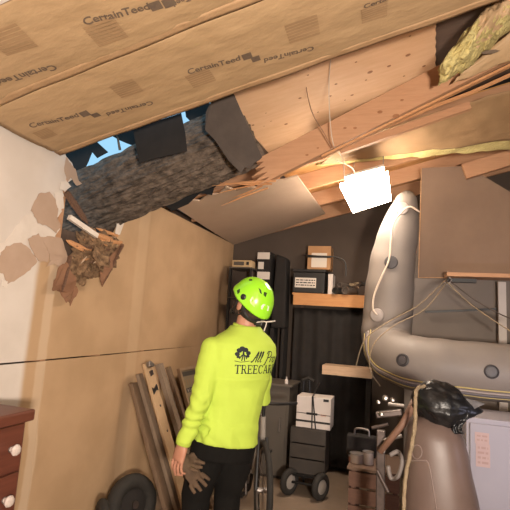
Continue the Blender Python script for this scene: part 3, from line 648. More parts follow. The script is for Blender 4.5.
# grey cabinet behind the man
a = at(290, 385, Y=4.55); t = thing('grey_cabinet', 'grey-brown cabinet standing behind the man next to the hand cart', 'cabinet', V((a.x-.25, 4.75, 0)))
MB().boxmm((a.x-.42, 4.55, 0.03), (a.x, 4.95, a.z-.02)).build('body', graycab, t)
MB().boxmm((a.x-.44, 4.53, a.z-.019), (a.x+.025, 4.97, a.z)).build('top', mat('cab_top', (.11, .09, .072), None, .6), t)
MB().boxmm((a.x-.40, 4.545, 0.08), (a.x-.03, 4.549, a.z-.08)).build('door', mat('cab_door', (.095, .08, .065), None, .6), t); MB().boxmm((a.x-.09, 4.53, .45), (a.x-.075, 4.544, .58)).build('door_handle', steel, t)
MB().boxmm((a.x-.40, 4.57, 0), (a.x-.02, 4.93, 0.029)).build('plinth', black, t)
tag(MB().lathe((a.x-.05, 4.6, a.z+.001), (0, 0, 1), [(.018, 0), (.018, .035), (.008, .05), (.008, .07)], 12).build('small_bottle', whitebox), 'tiny pale bottle on the grey cabinet corner', 'bottle')
# hand cart with boxed load
YC = 4.55
t = thing('hand_cart', 'folding black hand cart with two wheels and a tall handle', 'cart', V((1.08, YC, 0)))
gp = at(290, 468, Y=YC-.34); gq = at(319, 468, Y=YC-.34)
for x_ in (gp.x+.06, gq.x-.05): MB().boxmm((x_, YC-.03, 0), (x_+.02, YC-.01, .164)).build('stand_foot', blackm, t)
wr_ = 0.115
for x in (gp.x+.0, gq.x+.02):
    whl = MB().ring((x, YC-.34, wr_), (0.9, -.45, 0), wr_-.03, .03, 30, 10).build('wheel', rubber, t, smooth=True)
    MB().lathe(V((x, YC-.34, wr_))-V((.9, -.45, 0)).normalized()*.012, (.9, -.45, 0), [(.02, -.012), (.075, -.004), (.082, .0), (.082, .024), (.075, .028), (.02, .036)], 20).build('wheel_hub', mat('hub_grey', (.3, .27, .24), None, .5), whl)
    for k in range(5):
        an = k*1.2566; e = V((.43*math.cos(an), .9*math.cos(an), math.sin(an))).normalized()
        MB().beam(V((x, YC-.355, wr_))+e*.02, V((x, YC-.355, wr_))+e*.075, .012, .006, (1, 0, 0)).build('spoke', black, whl)
MB().tube([(gp.x, YC-.34, wr_), (gq.x, YC-.34, wr_)], .012, 10).build('axle', blackm, t)
MB().boxmm((gp.x-.01, YC-.335, .165), (gq.x+.02, YC-.02, .18)).build('toe_plate', blackm, t)
hx0, hx1 = at(303, 400, Y=YC).x, at(310, 400, Y=YC).x
for x in (hx0-.02, hx1+.02): MB().tube([(x, YC, .15), (x, YC+.02, .5), ((x+hx0)/2, YC+.05, .96)], .011, 8).build('handle_rail', blackm, t)
MB().tube([(hx0-.02, YC+.05, .96), ((hx0+hx1)/2, YC+.05, .985), (hx1+.02, YC+.05, .96)], .016, 8).build('grip', rubber, t)
a, b = at(290, 446, Y=YC-.28), at(326, 431, Y=YC-.28)
t2 = thing('storage_crate', 'low dark slatted crate on the hand cart under the white box', 'crate', V(((a.x+b.x)/2, YC-.15, .181)))
ctop = a.z+(b.z-a.z); crt = mat('dark_crate', (.035, .029, .024), (.055, .043, .034), .6, 10)
for i in range(3):
    z0 = .181+(ctop-.181)*i/3; MB().boxmm((a.x, YC-.28, z0), (b.x, YC-.27, z0+(ctop-.181)/3-.012)).build('slat', crt, t2)
MB().boxmm((a.x, YC-.269, .181), (a.x+.01, YC-.02, ctop)).build('side', crt, t2); MB().boxmm((b.x-.01, YC-.269, .181), (b.x, YC-.02, ctop)).build('side', crt, t2)
MB().boxmm((a.x+.011, YC-.03, .181), (b.x-.011, YC-.02, ctop)).build('back', crt, t2); MB().boxmm((a.x+.011, YC-.269, ctop-.012), (b.x-.011, YC-.031, ctop)).build('lid', crt, t2)
a, b = at(295.5, 430, Y=YC-.26), at(331, 403, Y=YC-.26)
t3 = thing('white_box', 'white carton with black bands on the hand cart', 'box', V(((a.x+b.x)/2, YC-.15, ctop+.001)))
dz = ctop+.001; hz = b.z-a.z
MB().boxmm((a.x, YC-.26, dz), (b.x, YC-.03, dz+hz)).build('carton', whitebox, t3, bevel=.004)
yy = YC-.2605
for z0, h_, x0, x1 in ((.05, .018, 0, 1), (.125, .006, 0, 1), (.118, .02, .30, .62)): MB().boxmm((a.x+(b.x-a.x)*x0, yy-.001, dz+z0), (a.x+(b.x-a.x)*x1, yy, dz+z0+h_)).build('printed_band', black, t3)
MB().boxmm((b.x-.09, yy-.0005, dz+.115), (b.x-.04, yy+.0002, dz+.135)).build('printed_mark', mat('pink_print', (.55, .38, .32), None, .7), t3)
MB().boxmm((b.x-.07, yy-.001, dz+hz-.03), (b.x-.02, yy, dz+hz-.008)).build('printed_mark', black, t3)
# black strap of the cart over the carton
st = MB(); st.beam((a.x+.155, YC-.264, dz-.15), (a.x+.145, YC-.264, dz+hz+.005), .012, .003, (0, 1, 0)); st.beam((a.x+.205, YC-.264, dz-.15), (a.x+.15, YC-.264, dz+hz+.005), .012, .003, (0, 1, 0)); st.beam((a.x+.147, YC-.266, dz+hz+.004), (a.x+.16, YC+.03, dz+hz+.1), .012, .003)
tag(st.build('elastic_strap', black), 'black elastic strap crossed over the white carton', 'strap')

# ================================================================== BICYCLE behind the man
def bicycle():
    p = at(262, 470, Y=4.0); dirn = V((0.42, -0.91, 0)).normalized()
    base = V((.90, 3.68, 0)); R = .33
    t = thing('bicycle', 'dark bicycle with pale frame tubes standing behind the man', 'bicycle', base)
    f, r = base+dirn*.42+V((0, 0, R)), base-dirn*.52+V((0, 0, R)); ax_ = V((dirn.y, -dirn.x, 0))
    for c in (f, r):
        wh = MB().ring(c, ax_, R-.022, .022, 40, 8).build('wheel', rubber, t, smooth=True)
        MB().ring(c, ax_, R-.05, .008, 40, 6).build('rim', steel, wh, smooth=True); MB().lathe(c-ax_*.04, ax_, [(.02, 0), (.02, .08)], 12).build('hub', steel, wh)
        sp = MB()
        for k in range(14):
            an = k*math.pi/7; e = dirn*math.cos(an)+V((0, 0, 1))*math.sin(an); sp.tube([c+e*.02, c+e*(R-.05)], .0018, 4)
        sp.build('spokes', steel, wh)
    white = mat('pale_frame_paint', (.30, .27, .24), None, .35); bb = base-dirn*.08+V((0, 0, .29)); seat = base-dirn*.24+V((0, 0, .78)); head = base+dirn*.26+V((0, 0, .80)); hb = base+dirn*.29+V((0, 0, .66))
    for q0, q1, rr in ((bb, seat, .016), (seat-V((0, 0, .06)), head, .016), (bb, hb, .018), (head, hb, .02)): MB().tube([q0, q1], rr, 10).build('frame_tube', white, t)
    for s_ in (-1, 1):
        o_ = ax_*.05*s_
        MB().tube([r+o_, bb+o_*.4], .009, 8).build('chain_stay', white, t); MB().tube([r+o_, seat-V((0, 0, .08))], .008, 8).build('seat_stay', white, t); MB().tube([hb+o_*.6, f+o_], .012, 8).build('fork_blade', black, t)
    MB().tube([seat-V((0, 0, .02)), seat+V((0, 0, .12))], .013, 8).build('seat_post', steel, t)
    MB().ell(seat+V((0, 0, .15)), dirn*.13, ax_*.06, V((0, 0, .035)), 16, 8).build('saddle', black, t, smooth=True)
    MB().tube([head, head+V((0, 0, .1))], .013, 8).build('stem', blackm, t); hd = head+V((0, 0, .1))
    MB().tube(bez([hd-ax_*.27-dirn*.06, hd-ax_*.12, hd, hd+ax_*.12, hd+ax_*.27-dirn*.06], 20), .012, 8).build('handlebar', black, t)
    MB().ring(bb+ax_*.045, ax_, .08, .005, 24, 6).build('chainring', steel, t)
    for s_ in (-1, 1):
        e = bb+ax_*.06*s_; e2 = e+V((0, 0, -.15*s_))+dirn*.06*s_; MB().tube([e, e2], .008, 6).build('crank', steel, t); MB().box(e2+ax_*.05*s_, (.07, .09, .02)).build('pedal', black, t)
bicycle()
# ================================================================== RIGHT SIDE: PANEL, BOAT, MOTOR
YP = 4.35
pm_ = mat('brown_panel', (0.235, 0.155, 0.105), (0.20, 0.13, 0.088), 0.75, 4, bump=0.04)
pts = [at(*q, Y=YP) for q in [(421, 168), (465, 166), (482, 175), (560, 222), (560, 279), (418, 278)]]
t = thing('hardboard_sheet', 'large brown hardboard panel with clipped corner hanging at upper right', 'panel', (pts[5]+pts[4])/2)
MB().prism(pts, (0, 0.018, 0)).build('board', pm_, t)
e = pts
MB().beam(e[0]+V((0.004, -.003, 0)), e[5]+V((.004, -.003, 0)), .006, .010, (0, 1, 0)).build('edge_strip', ply_edge, t)
MB().beam(e[5]+V((0, -.003, .003)), at(448, 278, Y=YP)+V((0, -.003, .003)), .006, .006, (0, 0, 1)).build('edge_strip', ply_edge, t)
q0, q1 = at(447, 274, Y=YP-.25), at(530, 273, Y=YP-.25)
t = thing('panel_ledge', 'narrow wooden ledge board below the brown hanging panel', 'ledge', q0)
MB().boxmm((q0.x, YP-.25, q0.z-.016), (q1.x+.2, YP-.022, q0.z+.016)).build('ledge_board', lumber, t)
MB().boxmm((q0.x+.02, YP-.10, q0.z-.05), (q0.x+.25, YP-.03, q0.z-.017)).build('bracket', black, t)
# grey backing wall sheet right of the boat with a pale post
a, b = at(405, 345, Y=4.75), at(500, 270, Y=4.75)
tag(MB().boxmm((a.x, 4.75, 0.3), (b.x+1.0, 4.77, b.z+.35)).build('backing_sheet', mat('grey_sheet', (.20, .165, .14), (.17, .14, .12), .7, 3)), 'grey-brown backing sheet between boat tube and ledge', 'sheet')
a, b = at(499, 335, Y=4.6), at(506, 282, Y=4.6)
tag(MB().boxmm((a.x, 4.6, 0), (b.x, 4.64, b.z)).build('pale_post', whitebox), 'pale upright post under the ledge at the right edge', 'post')
a, b = at(425, 312, Y=4.7), at(497, 309, Y=4.7)
tag(MB().beam(a, b, .03, .02).build('dark_rail', black), 'thin dark rail across the grey backing sheet', 'rail')

# ---- inflatable boat
hyp = mat('boat_fabric', (0.215, 0.183, 0.16), (0.185, 0.157, 0.138), 0.55, 4, bump=0.05)
hyp2 = mat('boat_patch', (0.34, 0.29, 0.265), (0.31, 0.265, 0.24), 0.5, 4)
RB = 0.205
bp = [(3.75, 3.92, 1.34), (3.3, 3.74, 1.28), (2.9, 3.70, 1.265), (2.5, 3.70, 1.265), (2.22, 3.71, 1.27), (2.03, 3.78, 1.29), (1.92, 3.93, 1.34), (1.885, 4.03, 1.46), (1.89, 4.06, 1.64), (1.905, 4.05, 1.9), (1.93, 4.03, 2.15), (1.975, 4.0, 2.36)]
bpath = bez(bp, 88); nb = len(bpath)
tip = V((2.045, 3.96, 2.70)); d_end = (tip-bpath[-1])
rad = [RB+0.002*math.sin(i*.9)-.038*max(0, min(1, (bpath[i].z-1.75)/.6))**1.5 for i in range(nb)]
for i in range(1, 9):
    k = i/8; bpath.append(bpath[nb-1].lerp(tip, k)); rad.append(rad[nb-1]*(1-0.62*k**1.3) if i < 8 else rad[nb-1]*.22)
boat = thing('inflatable_boat', 'grey inflatable boat slung on its side by ropes under the shop light', 'boat', V((2.4, 3.8, 1.06)))
def boat_tube():
    mb = MB().tube(bpath, rad, 32); 
    for i, p in enumerate(mb.v): mb.v[i] = p + V((0.004*nz(p*5), 0.004*nz(p*5+V((3, 0, 0))), 0.004*nz(p*6+V((0, 7, 0)))))
    return mb
btube = boat_tube().build('tube', hyp, boat, smooth=True)
def on_tube(i, ang, off=0.0):
    """point on the boat tube at path index i; ang 0 = toward viewer, 90 = up (in section)"""
    d = (bpath[min(i+1, nb-1)]-bpath[max(i-1, 0)]).normalized()
    x = V((0, -1, 0)) - d*d.dot(V((0, -1, 0)))
    if x.length < .2: x = V((-1, 0, 0))-d*d.dot(V((-1, 0, 0)))
    x.normalize(); y = d.cross(x)
    if y.z < 0 and abs(d.z) < .8: y = -y
    t_ = math.radians(ang); e_ = x*math.cos(t_)+y*math.sin(t_); return bpath[i]+e_*(rad[i]+off), e_
# rub strake stripes low on the near side
idx = list(range(0, 56))
def strake(ang, r, m, name='stripe'):
    MB().tube([on_tube(i, ang, 0.0)[0] for i in idx], r, 8, flat=1.0).build(name, m, btube, smooth=True)
strake(-42, .008, mat('strake_grey', (.30, .25, .23), None, .5), 'rub_strake'); strake(-34, .005, mat('strake_yellow', (.46, .36, .13), None, .5)); strake(-49, .006, mat('strake_dark', (.12, .11, .13), None, .5))
strake(-57, .004, MATS['strake_yellow'])
for px, py in ((413, 365), (494, 371)):
    best = min(range(nb), key=lambda i: abs(bpath[i].x-at(px, py, Y=3.5).x) if bpath[i].z < 1.35 else 9)
    p_, e_ = on_tube(best, 4, 0.0)
    vv = MB().lathe(p_-e_*.004, e_, [(.048, 0), (.048, .008), (.040, .012), (.036, .007), (.01, .007)], 24).build('valve', mat('valve_grey', (.045, .04, .042), None, .5), boat)
    MB().lathe(p_+e_*.004, e_, [(.028, 0), (.028, .006), (.006, .008)], 18).build('valve_cap', mat('valve_cap_m', (.07, .062, .064), None, .5), vv)
# grab line on the upright tube: pale rope through patches
def px_on(px, py, Y): return at(px, py, Y=Y)
gl = [px_on(420, 212, 3.83), px_on(408, 207, 3.80), px_on(394, 222, 3.80), px_on(391, 240, 3.81), px_on(389, 260, 3.82), px_on(380, 280, 3.84), px_on(374, 296, 3.84), px_on(373, 309, 3.83), px_on(377, 315, 3.83)]
MB().tube(bez(gl, 40), .008, 8).build('grab_line', cord_w, boat, smooth=True)
for q in ((391, 262), (402, 208), (377, 315)):
    p_ = px_on(*q, 3.835); MB().lathe(p_+V((0, .012, 0)), (0, -1, 0), [(.055, 0), (.05, .012), (.02, .018)], 20).build('patch', MATS['valve_grey'] if q[0] == 391 else hyp2, boat)
# seam tape rings
for i in (46, 62, 80):
    pass
# slings holding the boat
hook = at(447, 282, Y=4.2)
def rope_(pts, label, r=.0048, m=rope_m): return tag(MB().tube(bez(pts, 40), r, 7).build('sling_rope', m, smooth=True), label, 'rope')
bow = [px_on(352, 356, 3.62), px_on(365, 345, 3.60)]
rope_([hook+V((0, 0, .03)), at(420, 304, Y=3.95), at(388, 322, Y=3.72), at(368, 336, Y=3.66), at(361, 348, Y=3.68), at(356, 366, Y=3.75)], 'upper tan rope running from the hook over the boat bow')
rope_([hook, at(425, 309, Y=3.9), at(395, 325, Y=3.68), at(376, 341, Y=3.57), at(370, 356, Y=3.55), at(371, 372, Y=3.57), at(380, 386, Y=3.68)], 'lower tan rope running from the hook around the boat bow')
rope_([hook, at(468, 302, Y=4.1), at(490, 318, Y=3.95), at(515, 334, Y=3.85)], 'tan rope running from the hook down to the right edge')
rope_([hook+V((.02, 0, .01)), at(475, 300, Y=4.15), at(500, 314, Y=4.05), at(520, 322, Y=3.9)], 'thin dark rope running from the hook to the right', .005, mat('dark_rope', (.08, .06, .05), None, .8))
hk = MB().tube(bez([hook+V((0, 0, .09)), hook+V((.01, 0, .05)), hook+V((.035, 0, .02)), hook+V((.0, 0, -.02)), hook+V((-.03, 0, .01))], 20), .007, 8); tag(hk.build('steel_hook', steel, smooth=True), 'small steel hook carrying the boat ropes under the ledge', 'hook')

# ---- outboard motor with smooth tapered cowl
cowl_m = mat('motor_cowl', (0.145, 0.10, 0.085), (0.11, 0.075, 0.063), 0.42, 6, bump=0.03)
YM = 2.60
mt_ = thing('outboard_motor', 'brown-grey outboard motor with smooth tapered housing standing at lower right', 'motor', V((2.2, YM, 0)))
secs = []
for (xl, xr, yp) in ((413, 452, 421), (408, 459, 426), (406, 464, 436), (405, 468, 450), (403.5, 472, 470), (402, 477, 490), (402, 482, 515), (402, 487, 545)):
    l_, r_ = at(xl, yp, Y=YM), at(xr, yp, Y=YM); secs.append(((l_+r_)/2, (r_.x-l_.x)/2))
def superloft(secs, n=32, e=2.6, db=1.0):
    P = []
    for c_, a_ in secs:
        for k in range(n):
            th = 2*math.pi*k/n; cx, sx = math.cos(th), math.sin(th)
            P.append(c_+V((a_*math.copysign(abs(cx)**(2/e), cx), a_*db*math.copysign(abs(sx)**(2/e), sx), 0)))
    F = [(i*n+k, i*n+(k+1) % n, (i+1)*n+(k+1) % n, (i+1)*n+k) for i in range(len(secs)-1) for k in range(n)]
    F += [tuple(range(n)), tuple(range((len(secs)-1)*n, len(secs)*n))]
    return MB().add(P, F)
top_c, top_a = secs[0]
full = [(top_c+V((0, 0, .028)), top_a*.35), (top_c+V((0, 0, .02)), top_a*.75)] + secs
cw = superloft(full, 36, 2.5, 1.05).build('cowl', cowl_m, mt_, smooth=True)
zc = secs[-1][0].z; cx_ = secs[-1][0].x
MB().boxmm((cx_-.12, YM-.10, zc-.05), (cx_+.12, YM+.14, zc-.001)).build('cowl_base', black, mt_, bevel=.015)
superloft([(V((cx_, YM+.02, zc-.051)), .09), (V((cx_, YM+.02, .30)), .065), (V((cx_, YM+.02, .16)), .05)], 20, 2.2, 1.5).build('leg', cowl_m, mt_, smooth=True)
MB().boxmm((cx_-.09, YM-.12, .25), (cx_+.09, YM+.2, .262)).build('cavitation_plate', cowl_m, mt_)
MB().ell((cx_, YM+.03, .12), (.05, 0, 0), (0, .19, 0), (0, 0, .05), 18, 12).build('gearcase', cowl_m, mt_, smooth=True)
MB().prism([(cx_-.006, YM-.05, .09), (cx_-.006, YM+.12, .09), (cx_-.006, YM+.10, 0), (cx_-.006, YM+.04, 0)], (.012, 0, 0)).build('skeg', cowl_m, mt_)
for k in range(3):
    an = k*2.094; e_ = V((math.cos(an), 0, math.sin(an))); s_ = V((-math.sin(an), .5, math.cos(an)))*.035
    MB().prism([V((cx_, YM+.2, .12))+e_*.03-s_*.4, V((cx_, YM+.2, .12))+e_*.10-s_, V((cx_, YM+.2, .12))+e_*.10+s_, V((cx_, YM+.2, .12))+e_*.03+s_*.4], (0, .006, 0)).build('propeller_blade', blackm, mt_)
# moulded panel line low on the cowl
pl_ = [at(404, 461, Y=YM), at(422, 460.5, Y=YM), at(428, 463, Y=YM), at(432, 480, Y=YM), at(437, 512, Y=YM)]
def on_cowl(p):
    d = (p-CAM).normalized(); h_ = cowl_bvh.ray_cast(CAM, d); return h_[0] if h_[0] else p
bm_ = bmesh.new(); bm_.from_mesh(cw.data); bmesh.ops.translate(bm_, vec=ORG[cw], verts=bm_.verts); cowl_bvh = BVHTree.FromBMesh(bm_); bm_.free()
MB().tube([on_cowl(p) for p in bez(pl_, 30)], .0035, 6).build('panel_line', mat('cowl_line', (.22, .165, .15), None, .4), mt_, smooth=True)
MB().tube([on_cowl(at(417+5*math.cos(i*.52), 452+7*math.sin(i*.52), Y=YM)) for i in range(13)], .003, 6).build('latch_ring', MATS['cowl_line'], mt_)
# clamp bracket and linkage at the left of the motor
dk = mat('greasy_metal', (.075, .06, .055), (.14, .11, .10), .4, 25, metal=.7)
MB().beam(at(381, 430, Y=2.62), at(380, 545, Y=2.62), .045, .05, (0, 1, 0)).build('clamp_bracket', dk, mt_, bevel=.006)
MB().beam(at(376, 415, Y=2.60), at(402, 412, Y=2.60), .05, .03).build('bracket_head', dk, mt_, bevel=.006)
MB().tube([at(417, 398, Y=2.58), at(402, 425, Y=2.55), at(380, 452, Y=2.55)], [.022, .018, .016], 12).build('tiller_arm', mat('rusty_arm', (.22, .12, .08), (.15, .08, .055), .6, 20), mt_, smooth=True)
MB().tube(bez([at(390, 455, Y=2.56), at(398, 452, Y=2.56), at(402, 462, Y=2.56), at(398, 476, Y=2.56), at(391, 478, Y=2.56), at(388, 466, Y=2.56)], 30), .011, 10).build('fuel_hose', mat('pale_hose', (.20, .175, .165), None, .4), mt_, smooth=True)
for (px, py, r_) in ((385, 398, .016), (392, 400, .012), (378, 402, .010), (381, 414, .012), (383, 450, .012)):
    MB().lathe(at(px, py, Y=2.57), (0.2, -1, .1), [(r_, 0), (r_, .02), (r_*.5, .028)], 12).build('bolt', steel, mt_)
for k, (q0_, q1_) in enumerate((((388, 404), (404, 406)), ((372, 428), (388, 424)), ((384, 440), (402, 436)), ((377, 470), (388, 492)))):
    MB().tube([at(*q0_, Y=2.58), at(*q1_, Y=2.58)], .009, 8).build('linkage_rod', steel if k % 2 == 0 else dk, mt_)
# crumpled black plastic bag over the motor head
bag = MB(); bc = at(440, 402, Y=2.58)
bag.ell(bc, (.135, 0, 0), (0, .12, 0), (0, 0, .105), 64, 40)
for i, p in enumerate(bag.v):
    d = p-bc; k = 1+.16*nz(d*9)+.13*abs(nz(d*19+V((5, 0, 0))))-.05*abs(nz(d*38))
    d2 = d*k
    if d.x > .05: d2.x *= 1+2.2*max(0, .6-abs(d.z+.02)/.10)*((d.x-.05)/.09)**2*.45; 
    if d.z < -.02: d2 *= 1.06+.12*nz(d*14)
    bag.v[i] = bc+d2
bagm = mat('black_bag', (.010, .010, .011), None, .33, spec=.4, bump=.3, bscale=30)
t = thing('plastic_bag', 'crumpled shiny black plastic bag pulled over the motor top', 'bag', bc-V((0, 0, .1)))
bag.build('bag_body', bagm, t, smooth=True)
MB().prism([at(462, 398, Y=2.55), at(474, 400, Y=2.52), at(485, 404, Y=2.52), at(470, 411, Y=2.53), at(458, 414, Y=2.54)], (0, .006, 0)).build('pointed_corner', mat('bag_silver', (.20, .19, .20), (.05, .05, .05), .25, 14), t)
MB().sheet(lambda a_, b_: at(455+10*a_+3*math.sin(6*b_), 410+24*b_, Y=2.50+.02*nz((a_*4, b_*6, 1))), 8, 14, (0, .002, 0)).build('hanging_fold', bagm, t, smooth=True)
# rope over the motor
rp = bez([at(425, 386, Y=2.53), at(417, 389, Y=2.46), at(415.5, 402, Y=2.42), at(415, 425, Y=2.39), at(411, 450, Y=2.37), at(406, 475, Y=2.36), at(404, 500, Y=2.35), at(404, 530, Y=2.35)], 70)
def twisted(path, r):
    mb = MB(); n = 10; m = len(path); P = []
    for i, p in enumerate(path):
        d = (path[min(i+1, m-1)]-path[max(i-1, 0)]).normalized(); x = (V((0, -1, 0))-d*d.dot(V((0, -1, 0)))).normalized(); y = d.cross(x)
        for k in range(n):
            a_ = 2*math.pi*k/n; rr = r*(1+.22*math.cos(3*a_+i*1.1)); P.append(p+(x*math.cos(a_)+y*math.sin(a_))*rr)
    return mb.add(P, [(i*n+k, i*n+(k+1) % n, (i+1)*n+(k+1) % n, (i+1)*n+k) for i in range(m-1) for k in range(n)])
tag(twisted(rp, .0088).build('hanging_rope', rope_m, smooth=True), 'thick twisted tan rope hanging in front of the motor', 'rope')
# slatted crate with small tins, left of the motor
t = thing('wooden_crate', 'reddish slatted wooden crate left of the motor bracket', 'crate', V((1.9, 3.3, 0)))
c0, c1 = at(349, 467, Y=3.1), at(383, 467, Y=3.1); cr = mat('red_crate_wood', (.12, .06, .038), (.085, .04, .026), .7, 6, (2, 2, 14), .1)
nsl = 6; hz = c0.z
for i in range(nsl):
    z0 = .02+(hz-.03)*i/nsl
    MB().boxmm((c0.x, 3.10, z0), (c1.x+.1, 3.112, z0+(hz-.03)/nsl-.014)).build('slat', cr, t)
    MB().boxmm((c0.x, 3.113, z0), (c0.x+.012, 3.5, z0+(hz-.03)/nsl-.014)).build('slat', cr, t)
for x, y in ((c0.x+.014, 3.114), (c1.x+.06, 3.114), (c0.x+.014, 3.46), (c1.x+.06, 3.46)): MB().boxmm((x, y, 0), (x+.03, y+.03, hz-.012)).build('corner_post', cr, t)
MB().boxmm((c0.x-.01, 3.09, hz-.011), (c1.x+.11, 3.51, hz+.004)).build('top_board', mat('crate_top', (.11, .065, .042), None, .7), t)
ztop = hz+.005
tins = [(357, 455, .045, .05, (.30, .24, .20), 'low grey tin on the slatted crate'), (368, 457, .035, .07, (.40, .34, .30), 'pale tin at the right on the slatted crate'), (352, 459, .022, .03, (.20, .08, .05), 'small red tin at the crate corner')]
for px, py, r_, h_, cc, lb in tins:
    p_ = at(px, py, Y=3.22); tn = thing('paint_tin', lb, 'tin', V((p_.x, 3.22, ztop)))
    MB().lathe((p_.x, 3.22, ztop), (0, 0, 1), [(r_, 0), (r_, h_), (r_*.96, h_)], 22).build('can', mat('tin_%d' % px, cc, None, .4, metal=.4), tn); MB().lathe((p_.x, 3.22, ztop+h_+.0005), (0, 0, 1), [(r_*1.04, 0), (r_*1.04, .006), (r_*.9, .006), (r_*.88, .003)], 22).build('lid', steel, tn)
p_ = at(358, 443, Y=3.35)
t = thing('tool_case', 'dark tool case standing behind the tins on the crate', 'case', V((p_.x, 3.40, ztop)))
MB().boxmm((p_.x-.08, 3.36, ztop), (p_.x+.12, 3.46, ztop+.13)).build('case_body', felt_b, t, bevel=.01)
MB().tube(bez([(p_.x-.03, 3.41, ztop+.13), (p_.x-.02, 3.41, ztop+.17), (p_.x+.06, 3.41, ztop+.17), (p_.x+.07, 3.41, ztop+.13)], 12), .007, 8).build('handle', steel, t)
# pale cabinet in the lower right corner with two small notices
YCB = 3.15
a = at(478, 396, Y=YCB)
cab = mat('pale_blue_cabinet', (.30, .28, .31), (.27, .25, .28), .6, 3)
t = thing('pale_cabinet', 'pale blue-grey cabinet with two pinkish notices at the lower right', 'cabinet', V((a.x+.3, YCB+.2, 0)))
xl = at(466, 420, Y=YCB).x
MB().boxmm((xl, YCB, .04), (xl+.9, YCB+.4, 1.02)).build('body', cab, t, bevel=.006)
MB().boxmm((xl+.02, YCB-.016, .08), (xl+.44, YCB-.001, .99)).build('door', cab, t, bevel=.004); MB().boxmm((xl+.46, YCB-.016, .08), (xl+.88, YCB-.001, .99)).build('door', cab, t, bevel=.004)
MB().boxmm((xl+.03, YCB+.02, 0), (xl+.87, YCB+.38, .039)).build('plinth', black, t)
nm = mat('pink_notice', (.42, .30, .28), (.38, .27, .25), .7, 10)
for (x0, y0, x1, y1) in ((475, 433.5, 489, 443), (476, 445, 490, 466)):
    c0, c1 = at(x0, y1, Y=YCB-.017), at(x1, y0, Y=YCB-.017); nt_ = MB().boxmm((c0.x, YCB-.0185, c0.z), (c1.x, YCB-.0165, c1.z)).build('notice', nm, t)
    lines(MB(), c0.x+.01, c1.x-.01, c0.z+.01, c1.z-.008, YCB-.0187, max(2, int((y1-y0)/5))).build('print', mat('notice_print', (.33, .22, .20), None, .7), nt_)
# added cool light beyond the right edge, standing in for lens flare glow
t = thing('flare_fill_light', 'added cool fill light beyond the right edge, for the flare glow', 'lamp', V((3.15, 2.0, 0)))
MB().tube([(3.15, 2.0, 0.02), (3.15, 2.0, 1.0)], .014, 10).build('stand', blackm, t); MB().lathe((3.15, 2.0, 0), (0, 0, 1), [(.14, 0), (.14, .015), (.02, .03)], 20).build('base', black, t)
MB().box((3.15, 2.0, 1.06), (.2, .05, .12), Matrix.Rotation(math.radians(-22), 3, 'Z')).build('head', black, t)
ld = bpy.data.lights.new('flare_fill_led', 'SPOT'); ld.energy = FLARE_FILL_W; ld.color = (.78, .76, 1.0); ld.spot_size = math.radians(110); ld.spot_blend = .8; ld.shadow_soft_size = .06
lo = bpy.data.objects.new('flare_fill_led', ld); C.objects.link(lo); lo.parent = t; lo.location = (-.02, .06, 1.06)
lo.rotation_euler = V((-.35, 1, .08)).to_track_quat('-Z', 'Y').to_euler()

# ================================================================== LEFT FOREGROUND
# dresser
wood = mat('mahogany', (.155, .05, .03), (.085, .026, .017), .4, 5, (1, 1, 9), .03, contrast=.8)
dx1, dy1, dz1 = .43, 1.70, 1.075; dy0 = .55
t = thing('dresser', 'reddish-brown wooden dresser with round glass knobs at lower left', 'dresser', V((.22, 1.1, 0)))
MB().boxmm((.02, dy0, .06), (dx1-.022, dy1-.01, dz1-.05)).build('body', wood, t)
MB().boxmm((.015, dy0-.015, dz1-.049), (dx1+.012, dy1+.008, dz1)).build('top', wood, t, bevel=.008)
MB().boxmm((.03, dy0+.02, 0), (dx1-.05, dy1-.03, .059)).build('plinth', wood, t)
k1, k2 = at(15, 450, X=dx1+.02), at(11, 500, X=dx1+.02); dk_ = k1.z-k2.z
zs = [k1.z+dk_/2-dk_*i for i in range(5)]
glass = mat('knob_glass', (.72, .62, .56), (.45, .36, .32), .15, 40, spec=.9)
for i in range(4):
    dr = MB().boxmm((dx1-.021, dy0+.02, zs[i+1]+.006), (dx1-.002, dy1-.03, zs[i]-.006)).build('drawer', wood, t, bevel=.004)
    for y in (k1.y, .75):
        zk = (zs[i]+zs[i+1])/2
        MB().lathe((dx1-.002, y, zk), (1, 0, 0), [(.011, 0), (.009, .012), (.02, .018), (.024, .028), (.019, .037), (.008, .041)], 10).build('knob', glass, dr)
        MB().lathe((dx1-.0019, y, zk), (1, 0, 0), [(.014, 0), (.014, .003)], 12).build('knob_plate', steel, dr)
# planks and trim leaning on the wall
tanb = mat('tan_trim_board', (.50, .34, .20), (.42, .28, .16), .6, 6, (8, 8, 1), .05); brownb = mat('brown_board', (.20, .13, .08), (.15, .095, .06), .7, 6, (8, 8, 1), .08); greyb = mat('weathered_board', (.27, .20, .14), (.19, .135, .095), .75, 7, (8, 8, 1), .12)
def leaning(pt, X, xb, wd, th, m, name, label, dyb=0.0):
    """board: top-centre pixel pt at distance X from the wall; foot at xb on the floor"""
    T = at(*pt, X=X); B = V((xb, T.y+dyb, 0.0)); d = (T-B).normalized(); n = V((d.z, 0, -d.x)).normalized(); s_ = d.cross(n).normalized()
    t_ = thing(name, label, 'board', B)
    o_ = MB(); P = [B+s_*a_*wd/2+n*b_*th/2+V((0, 0, max(0, 0))) for a_, b_ in ((-1, -1), (1, -1), (1, 1), (-1, 1))]; Q = [p+(T-B) for p in P]
    dz_ = min(p.z for p in P); P = [p-d*(p.z/d.z) for p in P]
    o_.add(P+Q, [(3, 2, 1, 0), (4, 5, 6, 7), (0, 1, 5, 4), (1, 2, 6, 5), (2, 3, 7, 6), (3, 0, 4, 7)]); o_.build('plank', m, t_, bevel=.003)
    def face(u, v): return T-d*v+s_*u+n*(th/2)
    return t_, face, d, s_, n
